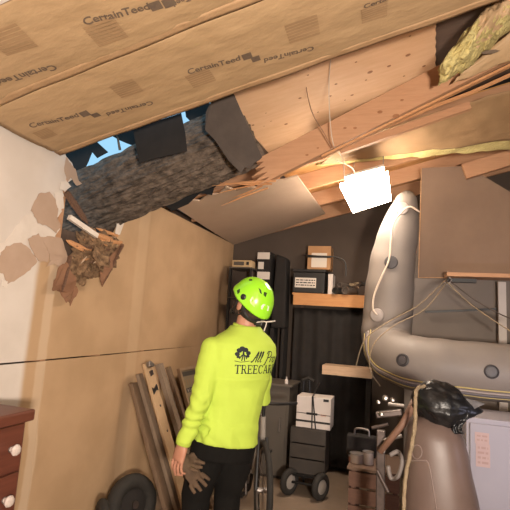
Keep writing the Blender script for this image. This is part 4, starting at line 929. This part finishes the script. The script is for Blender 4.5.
leaning((134, 383), .05, .50, .11, .03, brownb, 'leaning_board', 'dark brown board leaning leftmost of the board stack')
leaning((139, 374), .07, .56, .06, .03, greyb, 'leaning_board', 'narrow weathered board leaning behind the tan door track')
t1, fc, d_, s_, n_ = leaning((147, 364), .12, .62, .115, .02, tanb, 'leaning_board', 'pale tan rail board with metal hinge leaning in front of the stack')
MB().prism([fc(-.035, .03), fc(.035, .035), fc(.04, .012), fc(.0, -.015), fc(-.03, -.01)], n_*.03).build('corner_bracket', steel, t1, bevel=.004)
MB().prism([fc(-.018, .06), fc(.02, .055), fc(.022, .09), fc(-.015, .1)], n_*.012).build('roller', dk, t1)
MB().prism([fc(-.04, .185), fc(-.018, .195), fc(.018, .175), fc(.04, .165), fc(.04, .215), fc(.018, .21), fc(-.018, .228), fc(-.04, .24)], n_*.004).build('hinge_cutout', black, t1)
for v in (.33, .52, .7): MB().lathe(fc(0.01, v), n_, [(.009, 0), (.009, .003), (.004, .004)], 12).build('screw', dk, t1)
leaning((159, 364), .08, .60, .075, .04, greyb, 'leaning_board', 'weathered square-edged board leaning right of the tan rail')
leaning((168, 367), .06, .57, .055, .03, brownb, 'leaning_board', 'thin brown board leaning next to the framed board')
# framed board leaning behind the man
T0, T1 = at(177, 369, X=.10), at(212, 361, X=.10)
Fb = V((.50, T0.y, .0)); upv = (T0-V((.50, T0.y, 0))); uh = V((0, 1, 0))
t = thing('framed_board', 'framed printed board leaning on the wall behind the man', 'board', V((.4, T0.y+.3, 0)))
wdt = .75
def fb(u, v, off=0): n__ = V((upv.z, 0, -upv.x)).normalized(); return V((.50, T0.y, 0))+upv*v+uh*u+n__*off
nn_ = V((upv.z, 0, -upv.x)).normalized()
fm = mat('frame_tan', (.42, .29, .18), (.34, .23, .14), .55, 10)
MB().prism([fb(.02, .02), fb(wdt-.02, .02), fb(wdt-.02, .98), fb(.02, .98)], nn_*.012).build('sheet', mat('print_sheet', (.30, .24, .15), (.25, .2, .125), .6, 5), t)
for a_, b_ in (((0, 0), (.03, 1)), ((wdt-.03, 0), (wdt, 1)), ((.03, .975), (wdt-.03, 1)), ((.03, 0), (wdt-.03, .025))):
    MB().prism([fb(a_[0], a_[1], -.004), fb(b_[0], a_[1], -.004), fb(b_[0], b_[1], -.004), fb(a_[0], b_[1], -.004)], nn_*.028).build('frame_rail', fm, t)
drk = mat('print_dark', (.075, .065, .055), None, .6)
def pr(u0, u1, v0, v1, m=drk): MB().prism([fb(u0, v0, .0125), fb(u1, v0, .0125), fb(u1, v1, .0125), fb(u0, v1, .0125)], nn_*.001).build('printed_band', m, t)
pr(.04, .70, .93, .965); pr(.04, .70, .80, .835); pr(.10, .14, .60, .76); pr(.24, .5, .55, .77, mat('print_olive', (.21, .17, .10), None, .6))
for k in range(12): pr(.06+k*.05, .075+k*.05, .86, .90, ink_l)
lines_m = MB()
for k in range(7): pr(.08+k*.035, .10+k*.035, .808, .828, paper)
# wheels on the floor at the wall
def wheel_thing(c, axis, R, r, label):
    t_ = thing('spare_tyre', label, 'wheel', V((c[0], c[1], c[2]-R-r))); MB().ring(c, axis, R, r, 36, 12).build('tyre', rubber, t_, smooth=True)
    MB().lathe(V(c)-V(axis).normalized()*.02, axis, [(.03, -.02), (R*.8, .0), (R*.9, .01), (R*.9, .03), (R*.8, .04), (.03, .06)], 24).build('rim', felt_b, t_); MB().lathe(V(c)-V(axis).normalized()*.05, axis, [(.025, 0), (.025, .10)], 14).build('hub', dk, t_)
wheel_thing((.22, 2.98, .20), (.9, -.42, .2), .145, .052, 'large black wheel lying against the wall beside the board stack')
wheel_thing((.24, 2.62, .178), (.75, .66, .05), .14, .035, 'narrow black wheel seen edge-on between dresser and boards')

# ================================================================== THE MAN
def evaluated(mb, voxel, smooth_it=6, fac=.5):
    me = bpy.data.meshes.new('tmp'); me.from_pydata([tuple(p) for p in mb.v], [], mb.f)
    bm = bmesh.new(); bm.from_mesh(me); bmesh.ops.recalc_face_normals(bm, faces=bm.faces); bm.to_mesh(me); bm.free()
    ob = bpy.data.objects.new('tmp', me); C.objects.link(ob)
    r = ob.modifiers.new('r', 'REMESH'); r.mode = 'VOXEL'; r.voxel_size = voxel
    sm = ob.modifiers.new('s', 'SMOOTH'); sm.iterations = smooth_it; sm.factor = fac
    me2 = bpy.data.meshes.new_from_object(ob.evaluated_get(bpy.context.evaluated_depsgraph_get()))
    bpy.data.objects.remove(ob); out = MB(); out.v = [v.co.copy() for v in me2.vertices]; out.f = [tuple(p.vertices) for p in me2.polygons]
    bpy.data.meshes.remove(me2); return out
th_b = math.radians(46)
bf = V((-math.sin(th_b), math.cos(th_b), 0)); bl = V((-math.cos(th_b), -math.sin(th_b), 0)); UZ = V((0, 0, 1))
def cz(z):                      # spine: leans a little back and to the right going up
    return V((1.052+.080*(z-.85)/.65, 2.52, z))
def BP(u, w_, z): return cz(z)+bl*u+bf*w_
def torso(mb, grow=0.0, z_lo=.80, n=28, neck=True):
    S_ = [(.78, .165, .125, 0), (.86, .172, .128, 0), (.95, .165, .118, .005), (1.05, .163, .112, .01), (1.15, .172, .115, .005), (1.25, .186, .117, -.005), (1.33, .192, .112, -.012), (1.39, .178, .098, -.012), (1.43, .14, .08, -.008), (1.465, .085, .066, 0), (1.49, .062, .06, .008)]
    P = []; S_ = [q for q in S_ if q[0] >= z_lo-.001]
    for z, a_, b_, w_ in S_:
        for k in range(n):
            t_ = 2*math.pi*k/n; c_, s__ = math.cos(t_), math.sin(t_)
            e = 2.3; P.append(BP(math.copysign(abs(c_)**(2/e), c_)*(a_+grow), w_+math.copysign(abs(s__)**(2/e), s__)*(b_+grow), z))
    m = len(S_); mb.add(P, [(i*n+k, i*n+(k+1) % n, (i+1)*n+(k+1) % n, (i+1)*n+k) for i in range(m-1) for k in range(n)]+[tuple(range(n-1, -1, -1)), tuple(range((m-1)*n, m*n))])
shL, elL, wrL = at(214, 351, Y=2.40), at(200, 402, Y=2.32), at(183, 444, Y=2.28)
haL = at(176, 466, Y=2.27)
shR, elR = at(256, 353, Y=2.66), at(263, 398, Y=2.70); wrR = elR+bf*.20+bl*.10+UZ*.08; haR = wrR+bf*.07+bl*.04+UZ*.02
def arm(mb, s_, e_, w_, rs): mb.tube([s_, s_.lerp(e_, .3), s_.lerp(e_, .75), e_, e_.lerp(w_, .3), e_.lerp(w_, .7), w_], rs, 18); mb.ell(s_, V((rs[0]*1.03, 0, 0)), V((0, rs[0]*1.03, 0)), V((0, 0, rs[0]*1.03)), 14, 10)
def legs(mb, g_):
    for s_ in (1, -1):
        h_ = BP(.088*s_, 0, .86); k_ = BP(.098*s_, .03, .48); a_ = BP(.10*s_, -.0, .10)
        mb.tube([h_, h_.lerp(k_, .4), k_+UZ*.06, k_-UZ*.04, k_.lerp(a_, .4), a_], [.088+g_, .083+g_, .062+g_, .058+g_, .06+g_, .042+g_], 18)
# --- head frame
hy, hp = math.radians(66), math.radians(36)
hd = V((-math.sin(hy), math.cos(hy), 0)); hf = hd*math.cos(hp)+UZ*math.sin(hp); hu = -hd*math.sin(hp)+UZ*math.cos(hp); hl = V((-math.cos(hy), -math.sin(hy), 0))
HC = at(251.5, 302, Y=2.52)
def HP(f_, l_, u_): return HC+hf*f_+hl*l_+hu*u_
body = MB()
torso(body); arm(body, shL, elL, wrL, [.054, .048, .040, .036, .037, .030, .027]); arm(body, shR, elR, wrR, [.054, .048, .040, .036, .037, .030, .027]); legs(body, 0)
body.ell(HP(.0, 0, .015), hf*.098, hl*.077, hu*.10, 24, 18)                  # skull
body.ell(HP(.035, 0, -.06), hf*.062, hl*.058, hu*.062, 18, 12)               # jaw
body.ell(HP(.082, 0, -.098), hf*.024, hl*.026, hu*.02, 12, 8)                # chin
body.tube([HP(.095, 0, .02), HP(.112, 0, -.02), HP(.094, 0, -.032)], [.010, .015, .009], 10)   # nose
body.ell(HP(.084, 0, .035), hf*.016, hl*.05, hu*.012, 14, 8)                 # brow
body.tube([HP(.086, .022, -.062), HP(.094, 0, -.064), HP(.086, -.022, -.062)], [.006, .009, .006], 8)  # lips
for s_ in (1, -1):
    body.ell(HP(-.006, .088*s_, -.024), hf*.021+hu*.006, hl*.012+hf*-.004, hu*.034, 14, 10)   # ears
nb_ = BP(0, .01, 1.44); nt2 = HP(-.02, 0, -.05)
body.tube([nb_, nb_.lerp(nt2, .5), nt2], [.064, .058, .058], 18)
# left hand: palm, four curled fingers, thumb; it grips the cuffs of the gloves
pd = (haL-wrL).normalized(); pn = (V((-.5, -.86, 0))-pd*pd.dot(V((-.5, -.86, 0)))).normalized(); ps = pd.cross(pn)  # pn = back of the hand, toward viewer-left
if ps.dot(bf) < 0: ps = -ps
palm_end = wrL+pd*.085
body.tube([wrL-pd*.01, wrL+pd*.03, palm_end], [(.024, .032), (.024, .044), (.020, .047)], 16, ref=pn)
def finger(mb, base, d0, curl, seg, r, rev=1):
    p = V(base); pts = [p.copy()]; d = V(d0)
    for i, L in enumerate(seg): p = p+d*L; pts.append(p.copy()); d = (Matrix.Rotation(curl[i]*rev, 3, ps) @ d)
    mb.tube(pts, [r, r*.97, r*.88, r*.72], 10); mb.ell(pts[-1], V((r*.72, 0, 0)), V((0, r*.72, 0)), V((0, 0, r*.72)), 8, 6)
    return pts
sg = 1 if (Matrix.Rotation(.5, 3, ps) @ pd).dot(pn) < 0 else -1
tips = []
for i, (o_, L) in enumerate(zip((.037, .0125, -.012, -.036), (.042, .046, .043, .035))):
    b_ = palm_end+ps*o_-pd*.006*abs(i-1)
    tips.append(finger(body, b_, (pd-pn*.12+ps*(.10-.07*i)).normalized(), [.45, .95, .7], [L*1.1, L*.75, L*.56], .0094-.0007*(i == 3), sg))
tb0 = wrL+pd*.025+ps*.030; body.tube([tb0, tb0+ps*.022+pd*.026-pn*.012, tb0+ps*.026+pd*.055-pn*.03, tb0+ps*.014+pd*.074-pn*.042], [.014, .0125, .011, .008], 10)
# right hand (hidden in front of the body), relaxed
pr_ = (haR-wrR).normalized(); rs_ = bl; body.tube([wrR-pr_*.01, wrR+pr_*.03, wrR+pr_*.085], [(.020, .03), (.019, .04), (.015, .041)], 14, ref=UZ)
sv = ps; ps = (pr_.cross(UZ)).normalized()
for i, (o_, L) in enumerate(zip((.032, .011, -.010, -.030), (.040, .044, .041, .033))): finger(body, wrR+pr_*.083+ps*o_, pr_, [-.3, -.35, -.2], [L, L*.68, L*.52], .009)
body.tube([wrR+pr_*.03-ps*.03, wrR+pr_*.055-ps*.055, wrR+pr_*.09-ps*.06], [.013, .012, .008], 10)
ps = sv
for s_ in (1, -1):
    a_ = BP(.10*s_, 0, .10); body.tube([a_, a_-UZ*.05+bf*.02, a_-UZ*.055+bf*.15], [(.04, .04), (.045, .04), (.03, .022)], 14)
skin = mat('skin', (.50, .25, .165), (.42, .19, .12), .5, 12, bump=.05)
man = thing('person', 'man in lime shirt and green helmet looking up at the roof hole, holding gloves', 'person', BP(0, 0, 0))
bodym = evaluated(body, .0042, 4).build('body', skin, man, smooth=True)
for s_ in (1, -1):
    ey = MB().ell(HP(.082, .032*s_, .004), hf*.012, hl*.015, hu*.011, 12, 8).build('eye', mat('eye_white', (.7, .65, .6), None, .2), man, smooth=True); MB().ell(HP(.092, .032*s_, .004), hf*.003, hl*.006, hu*.006, 10, 6).build('iris', mat('iris', (.06, .03, .015), None, .2), ey, smooth=True)
# hair below the helmet and short beard
hair = mat('short_hair', (.07, .042, .028), (.035, .022, .015), .85, 60, (1, 1, 1), .6, 120)
def patch_shell(c, A, B_, U_, cond, off, n=48, m=36):
    mb = MB(); mb.ell(c, A, B_, U_, n, m); keep = set(i for i, p in enumerate(mb.v) if cond(p)); out = MB()
    mp_ = {}; 
    for f in mb.f:
        if all(i in keep for i in f):
            ff = []
            for i in f:
                if i not in mp_: mp_[i] = len(out.v); out.v.append(mb.v[i])
                ff.append(mp_[i])
            out.f.append(tuple(ff))
    return out
def loc(p): q = p-HC; return q.dot(hf), q.dot(hl), q.dot(hu)
hs = patch_shell(HP(.0, 0, .012), hf*.106, hl*.084, hu*.110, lambda p: loc(p)[0] < .035 and -.10 < loc(p)[2] < .05 and not (abs(loc(p)[0]+.008) < .02 and loc(p)[2] < .02 and abs(loc(p)[1]) > .06 and loc(p)[2] > -.04), 0)
h2 = patch_shell(HP(-.03, 0, -.052), hf*.070, hl*.070, hu*.052, lambda p: loc(p)[0] < .002, 0); hs.add(h2.v, h2.f)
hs.build('hair', hair, man, smooth=True)
bs = patch_shell(HP(.035, 0, -.06), hf*.067, hl*.063, hu*.066, lambda p: loc(p)[0] > .0 and loc(p)[2] < -.035 and not (loc(p)[0] > .085 and loc(p)[2] > -.075), 0)
bs.build('beard', hair, man, smooth=True)
# --- trousers
tr = MB(); torso(tr, .010, .78); tr2 = MB()
n_ = 28; keepz = .90
legs(tr2, .018)
tr2.tube([BP(0, 0, .76), BP(0, 0, .84), BP(0, 0, .93)], [(.188, .140), (.188, .142), (.178, .130)], 28, ref=bl)
for s_ in (1, -1):
    a_ = BP(.10*s_, 0, .10); k_ = BP(.098*s_, .03, .48); tr2.tube([k_.lerp(a_, .4), a_-UZ*.01], [.079, .075], 18)
tm = evaluated(tr2, .008, 6)
for i, p in enumerate(tm.v): tm.v[i] = p+V((.006*nz(p*9), .006*nz(p*9+V((4, 0, 0))), .004*nz(p*V((6, 6, 14)))))
tm.build('trousers', mat('black_trousers', (.006, .0055, .005), (.010, .009, .008), .9, 10, bump=.15, spec=.15), man, smooth=True)
for s_ in (1, -1):
    a_ = BP(.10*s_, 0, .0); bo = MB().tube([a_+UZ*.155, a_+UZ*.10, a_+UZ*.06+bf*.01], [.052, .052, .056], 18); bo.tube([a_+UZ*.045-bf*.075, a_+UZ*.048-bf*.04, a_+UZ*.05+bf*.06, a_+UZ*.042+bf*.15, a_+UZ*.035+bf*.185], [(.03, .03), (.045, .042), (.046, .044), (.038, .044), (.02, .025)], 16, ref=UZ)
    b_ = evaluated(bo, .007, 4)
    for i, p in enumerate(b_.v):
        if p.z < .012: b_.v[i].z = .012
    bb_ = b_.build('boot', mat('boot_leather', (.06, .04, .03), None, .6), man, smooth=True)
    MB().prism([a_+bf*f_+bl*l_ for f_, l_ in ((-.10, -.035), (-.10, .035), (.0, .045), (.12, .05), (.19, .03), (.2, 0), (.19, -.03), (.12, -.05), (0, -.045))], (0, 0, .018)).build('sole', rubber, bb_)
# --- long-sleeved lime shirt
shirt = MB(); torso(shirt, .020, .86); 
shirt.tube([BP(0, 0, .845), BP(0, 0, .87), BP(0, .0, .96)], [(.200, .155), (.199, .154), (.186, .14)], 28, ref=bl)
arm(shirt, shL, elL, wrL-pd*.004, [.078, .076, .064, .058, .056, .046, .037]); arm(shirt, shR, elR, wrR, [.078, .074, .062, .056, .055, .046, .036])
sm_ = evaluated(shirt, .0065, 5)
for i, p in enumerate(sm_.v):
    dn = V((0, 0, 0))
    ta_ = (p-elL).length; sleeve = 1 if min((p-shL.lerp(wrL, q)).length for q in (.2, .4, .6, .8, 1)) < .11 and p.x < 1.02 else 0
    k = 0.0
    if sleeve:
        dd = (wrL-elL).normalized(); s1_ = (p-elL).dot(dd); k = .0042*math.sin(s1_*105+6*nz(p*9))*(.35+max(0, min(1, .5+s1_*5)))
    k += .012*nz(V((p.x*5, p.y*5, p.z*11)))*(.4 if 1.2 < p.z < 1.36 else 1)
    if p.z < 1.22 and not sleeve: k += .012*(abs(nz(V(((p.x+p.z*.7)*9, p.y*7, p.z*7))))-.25)*min(1, (1.22-p.z)*6)
    k += .006*nz(V((p.x*16, p.y*16, p.z*9)))*(0.15 if p.z > 1.2 else 1)
    c_ = cz(p.z) if not sleeve else shL.lerp(wrL, max(0, min(1, (p-shL).dot(wrL-shL)/(wrL-shL).length_squared)))
    d_ = V((p.x-c_.x, p.y-c_.y, 0)); 
    if d_.length > 1e-4: sm_.v[i] = p+d_.normalized()*k
lime = mat('lime_shirt', (.50, .66, .085), (.44, .59, .07), .8, 5, bump=.08, bscale=30)
sh_o = sm_.build('shirt', lime, man, smooth=True)
MB().ring(cz(1.485)+bf*.008, (nt2-nb_), .064, .011, 30, 8).build('collar', lime, sh_o, smooth=True)
cuff = MB().tube([wrL-pd*.022, wrL-pd*.006, wrL+pd*.004], [.041, .041, .039], 18).build('cuff', lime, sh_o, smooth=True)
# --- print on the back of the shirt, laid onto the cloth
bvh = BVHTree.FromPolygons(sm_.v, sm_.f)
o0 = at(234.0, 373.5, Y=2.35); dr_ = (o0-CAM).normalized(); h0 = bvh.ray_cast(CAM, dr_)[0]
UX = -bl
class Ink:
    def __init__(s): s.mb = MB()
    def pt(s, u, v, org):
        q = org+UX*u+UZ*(v+.0*u); st = q-bf*.4; h_ = bvh.ray_cast(st, bf)
        return (h_[0]-bf*.0025) if h_[0] else q
    def stroke(s, pts, w_, org, sc, sh=0.0):
        P = [V((x+sh*y, y, 0)) for x, y in pts]
        fine = []
        for a_, b_ in zip(P, P[1:]):
            k = max(1, int((b_-a_).length*sc/.006))
            for j in range(k): fine.append(a_.lerp(b_, j/k))
        fine.append(P[-1]); n = len(fine); L_ = []
        for i, p in enumerate(fine):
            d = (fine[min(i+1, n-1)]-fine[max(i-1, 0)]); d = d.normalized() if d.length > 0 else V((1, 0, 0)); nn = V((-d.y, d.x, 0))*w_/2
            for q in (p+nn, p-nn): L_.append(s.pt(q.x*sc, q.y*sc, org))
        s.mb.add(L_, [(2*i, 2*i+1, 2*i+3, 2*i+2) for i in range(n-1)])
    def fill(s, pts, org, sc):
        c_ = (sum(p[0] for p in pts)/len(pts), sum(p[1] for p in pts)/len(pts)); L_ = [s.pt(c_[0]*sc, c_[1]*sc, org)]+[s.pt(x*sc, y*sc, org) for x, y in pts]; n = len(pts)
        s.mb.add(L_, [(0, 1+i, 1+(i+1) % n) for i in range(n)])
ik = Ink()
def arc(cx, cy, rx, ry, a0, a1, n=10): return [(cx+rx*math.cos(math.radians(a0+(a1-a0)*i/n)), cy+ry*math.sin(math.radians(a0+(a1-a0)*i/n))) for i in range(n+1)]
GL = {'T': ([[(.35, 0), (.35, 1)]], [[(0, .96), (.7, .96)], [(.02, .80), (.02, .98)], [(.68, .80), (.68, .98)], [(.18, .03), (.52, .03)]], .7),
      'R': ([[(.15, 0), (.15, 1)], [(.38, .5), (.62, .03)]], [[(0, .03), (.3, .03)], [(0, .97), (.35, .97)], [(.55, .03), (.74, .03)], [(.15, .5), (.35, .5)]+arc(.35, .735, .22, .235, -90, 90)+[(.15, .97)]], .72),
      'E': ([[(.15, 0), (.15, 1)]], [[(0, .97), (.6, .97), (.6, .78)], [(0, .03), (.62, .03), (.62, .22)], [(.15, .52), (.45, .52)], [(.45, .4), (.45, .64)]], .68),
      'C': ([arc(.38, .5, .3, .47, 110, 250)], [arc(.38, .5, .3, .47, 35, 110), arc(.38, .5, .3, .47, 250, 325), [(.63, .72), (.63, .95)]], .72),
      'A': ([[(.36, 1), (.64, .03)]], [[(.36, 1), (.08, .03)], [(.16, .35), (.54, .35)], [(0, .03), (.2, .03)], [(.52, .03), (.76, .03)]], .74)}
x_ = 0.0; Hh = .047
for ch in 'TREECARE':
    thick, thin, adv = GL[ch]
    for p in thick: ik.stroke([(x_+a_, b_) for a_, b_ in p], .15, h0, Hh)
    for p in thin: ik.stroke([(x_+a_, b_) for a_, b_ in p], .085, h0, Hh)
    x_ += adv+.06
TW = x_*Hh
# script "All Pro"
o1 = h0+UX*.088+UZ*.062; sc1 = .060
def scr(p, dx, w_=.11): ik.stroke([(x+dx, y) for x, y in p], w_, o1, sc1, .35)
scr([(0, .12), (.05, .0), (.18, .1), (.42, .8), (.5, 1.0), (.5, .7), (.5, .0)], 0); scr([(.2, .4), (.38, .46), (.56, .4)], 0, .07)
for dx in (.66, .92): scr([(0, .1), (.12, .5), (.16, .95), (.08, 1.0), (.04, .8), (.04, .15), (.1, 0), (.2, .1)], dx, .09)
scr([(.12, 1.0), (.1, .3), (.02, -.25), (-.1, -.2)], 1.62); scr([(-.12, .75), (.0, 1.0)]+arc(.25, .72, .28, .28, 100, -100)+[(.14, .42)], 1.62, .09)
scr([(0, 0), (.04, .42), (.1, .5), (.22, .42)], 2.18, .1); scr(arc(.15, .25, .15, .24, 0, 360, 14), 2.50, .09)
# tree emblem
o2 = h0+UX*.006+UZ*.072
for cx, cy, r_ in ((.02, .45, .2), (.18, .72, .22), (.42, .85, .24), (.68, .78, .22), (.9, .55, .2), (.86, .32, .15), (.1, .25, .14)): ik.fill(arc(cx, cy, r_, r_*.8, 0, 340, 9), o2, .072)
for p in ([(.5, .75), (.46, .35), (.40, -.05)], [(.5, .75), (.56, .35), (.64, -.05)], [(.2, .1), (.36, .35), (.46, .4)], [(.8, .1), (.66, .35), (.54, .4)]): ik.stroke(p, .09, o2, .072)
ik.stroke([(-.15, -.06), (.3, -.14), (.7, -.1), (1.05, -.04)], .045, o2, .072)
ik.mb.build('back_print', mat('shirt_print', (.012, .016, .02), None, .7), sh_o, fixn=False)
# --- helmet
hel = mat('helmet_green', (.34, .80, .03), (.32, .76, .03), .25, 6, spec=.55)
hm = thing('helmet', 'shiny lime green climbing helmet on the man\'s head', 'helmet', HP(0, 0, .02))
def dome(off=0.0, n=56, m=22):
    P = []
    for i in range(m+1):
        for k in range(n):
            t_ = 2*math.pi*k/n; c_, s__ = math.cos(t_), math.sin(t_)
            low = -.012+.020*c_*c_*(1 if c_ > 0 else -1.1)-.004*abs(s__)      # edge: higher at the brow, lower at the nape
            ph = (math.pi/2)*i/m; fr = math.sin(ph); up = math.cos(ph)
            A = .134 if c_ > 0 else .142; Bq = .116
            rid = 1+.022*max(0, math.cos(3*t_))**3*fr*(1 if i < m-4 else .4)
            flare = .006*max(0, (i-(m-3)))/3*(1.2 if c_ > .6 else .4)
            p = HP((A+off)*fr*c_*rid+flare*c_, (Bq+off)*fr*s__*rid+flare*s__, .02+(.128+off)*up*(1 if up > 0 else 1)+low*fr**3)
            P.append(p)
    return P, n, m
Po, n, m = dome(); Pi, _, _ = dome(-.010)
mb = MB(); N_ = len(Po)
Fo = [(i*n+k, (i+1)*n+k, (i+1)*n+(k+1) % n, i*n+(k+1) % n) for i in range(m) for k in range(n)]
mb.add(Po+Pi, Fo+[tuple(N_+i for i in reversed(f)) for f in Fo]+[(m*n+k, N_+m*n+k, N_+m*n+(k+1) % n, m*n+(k+1) % n) for k in range(n)])
shell = mb.build('shell', hel, hm, smooth=True)
hb = BVHTree.FromPolygons([p for p in Po], [f for f in Fo])
def on_helm(px, py):
    d = ray(px, py).normalized(); h_ = hb.ray_cast(CAM, d); return h_[0], (h_[1] if h_[1] is not None and h_[1].dot(d) < 0 else (-h_[1] if h_[1] is not None else None))
def helm_patch(pix, name, m_, off=.002):
    P = []
    for q in pix:
        p, nrm = on_helm(*q)
        if p is None: return
        P.append(p+nrm*off)
    MB().add(P+[p+(HC-p).normalized()*.004 for p in P], [tuple(range(len(P)))]+[(i, (i+1) % len(P), len(P)+(i+1) % len(P), len(P)+i) for i in range(len(P))]).build(name, m_, shell)
dkg = mat('vent_dark', (.03, .05, .01), None, .6); ref_ = mat('reflective_sticker', (.70, .74, .62), None, .2); lg = mat('pale_green_sticker', (.50, .72, .20), None, .3)
helm_patch([(258.5, 288), (261, 290), (262, 294.5), (260, 293)], 'vent', dkg); helm_patch([(264, 292), (267, 293), (265.5, 297), (263.5, 295)], 'vent', dkg); helm_patch([(249, 279.5), (252, 279.2), (252.5, 280.6), (249.5, 281)], 'vent', dkg)
helm_patch([(237, 290.5), (240, 289), (240, 292), (237.8, 294)], 'vent', dkg); helm_patch([(250, 300), (253, 296), (255, 303), (254.5, 307), (251, 304)], 'sticker', lg)
helm_patch([(261, 306), (263.5, 304), (269, 306.5), (268, 311), (261, 309)], 'sticker', ref_); helm_patch([(266, 285), (269, 286.5), (271, 290), (268, 289)], 'sticker', ref_)
cl, cn = on_helm(243.5, 297)
if cl: MB().lathe(cl-cn*.004, cn, [(.017, 0), (.017, .009), (.010, .013), (.006, .008)], 16).build('lamp_clip', black, shell)
# rear adjuster, straps, cord
MB().tube(bez([HP(-.02, .088, -.015), HP(-.075, .078, -.05), HP(-.112, .03, -.06), HP(-.118, -.02, -.058), HP(-.09, -.07, -.045)], 20), [(.014, .005)]*21, 8, ref=hu).build('nape_band', black, hm, smooth=True)
MB().box(HP(-.122, .0, -.055), (.05, .03, .035)).build('adjuster', black, hm, bevel=.006)
MB().tube(bez([HP(.03, .092, .0), HP(.025, .085, -.05), HP(.045, .066, -.10), HP(.065, .03, -.124), HP(.065, -.03, -.124), HP(.03, -.09, 0)], 30), [(.009, .003)]*40, 6, ref=hl).build('chin_strap', black, hm, smooth=True) if False else None
cs = bez([HP(.03, .090, .0), HP(.022, .084, -.05), HP(.045, .069, -.10), HP(.062, .03, -.129), HP(.062, -.03, -.129), HP(.045, -.069, -.10), HP(.03, -.09, 0)], 36)
MB().tube(cs, .006, 6).build('chin_strap', black, hm, smooth=True)
cs = bez([HP(-.062, .085, -.02), HP(-.03, .086, -.075), HP(.042, .068, -.098)], 14); MB().tube(cs, .0035, 6).build('rear_strap', black, hm, smooth=True)
cp_ = [HP(-.115, .02, -.06), at(266, 322, Y=2.46), at(264, 331, Y=2.47)]; MB().tube(bez(cp_, 12), .0035, 6).build('cord', paper, hm); MB().tube(bez([at(266, 322, Y=2.46), at(271, 321.5, Y=2.47), at(275, 321, Y=2.5)], 8), .0035, 6).build('cord', paper, hm)
# --- work gloves dangling from the hand
glm = mat('work_glove', (.13, .082, .048), (.07, .042, .025), .85, 14, bump=.4)
g0 = palm_end-pn*.050+pd*.012
def glove(o_, d0, spread, label, sc=1.0, G=1.0):
    d0 = V(d0).normalized(); sd = CR*.85+ps*.5; sd = (sd-d0*sd.dot(d0)).normalized(); nn = d0.cross(sd); mb = MB()
    mb.tube([o_-d0*.05, o_, o_+d0*.055*sc, o_+d0*.10*sc], [(.03, .016), (.034, .018), (.045, .017), (.042, .014)], 16, ref=sd)
    for i, (u, L) in enumerate(((.034, .055), (.012, .066), (-.012, .062), (-.034, .048))):
        u *= 1.2; b_ = o_+d0*.095*sc+sd*u; mb.tube([b_, b_+(d0+sd*u*spread)*L*.5+nn*.006, b_+(d0+sd*u*spread)*L+nn*.016], [.0115, .0115, .009], 10)
    b_ = o_+d0*.03+sd*.038; mb.tube([b_, b_+d0*.03+sd*.022, b_+d0*.06+sd*.03], [.015, .014, .010], 10)
    for i, p in enumerate(mb.v): mb.v[i] = o_+(p-o_)*G+nn*.010*nz(p*22)
    tag(evaluated(mb, .004, 3).build('work_glove', glm, smooth=True), label, 'glove', 'work gloves in the hand')
glove(g0-ps*.01-pd*.0, (.55, .25, -.75), 5, 'brown work glove hanging lower from the man\'s left hand')
glove(g0+ps*.012+pd*.005+UZ*.02, (.95, .25, -.30), 2, 'brown work glove sticking out sideways from the man\'s left hand', .6, .95)
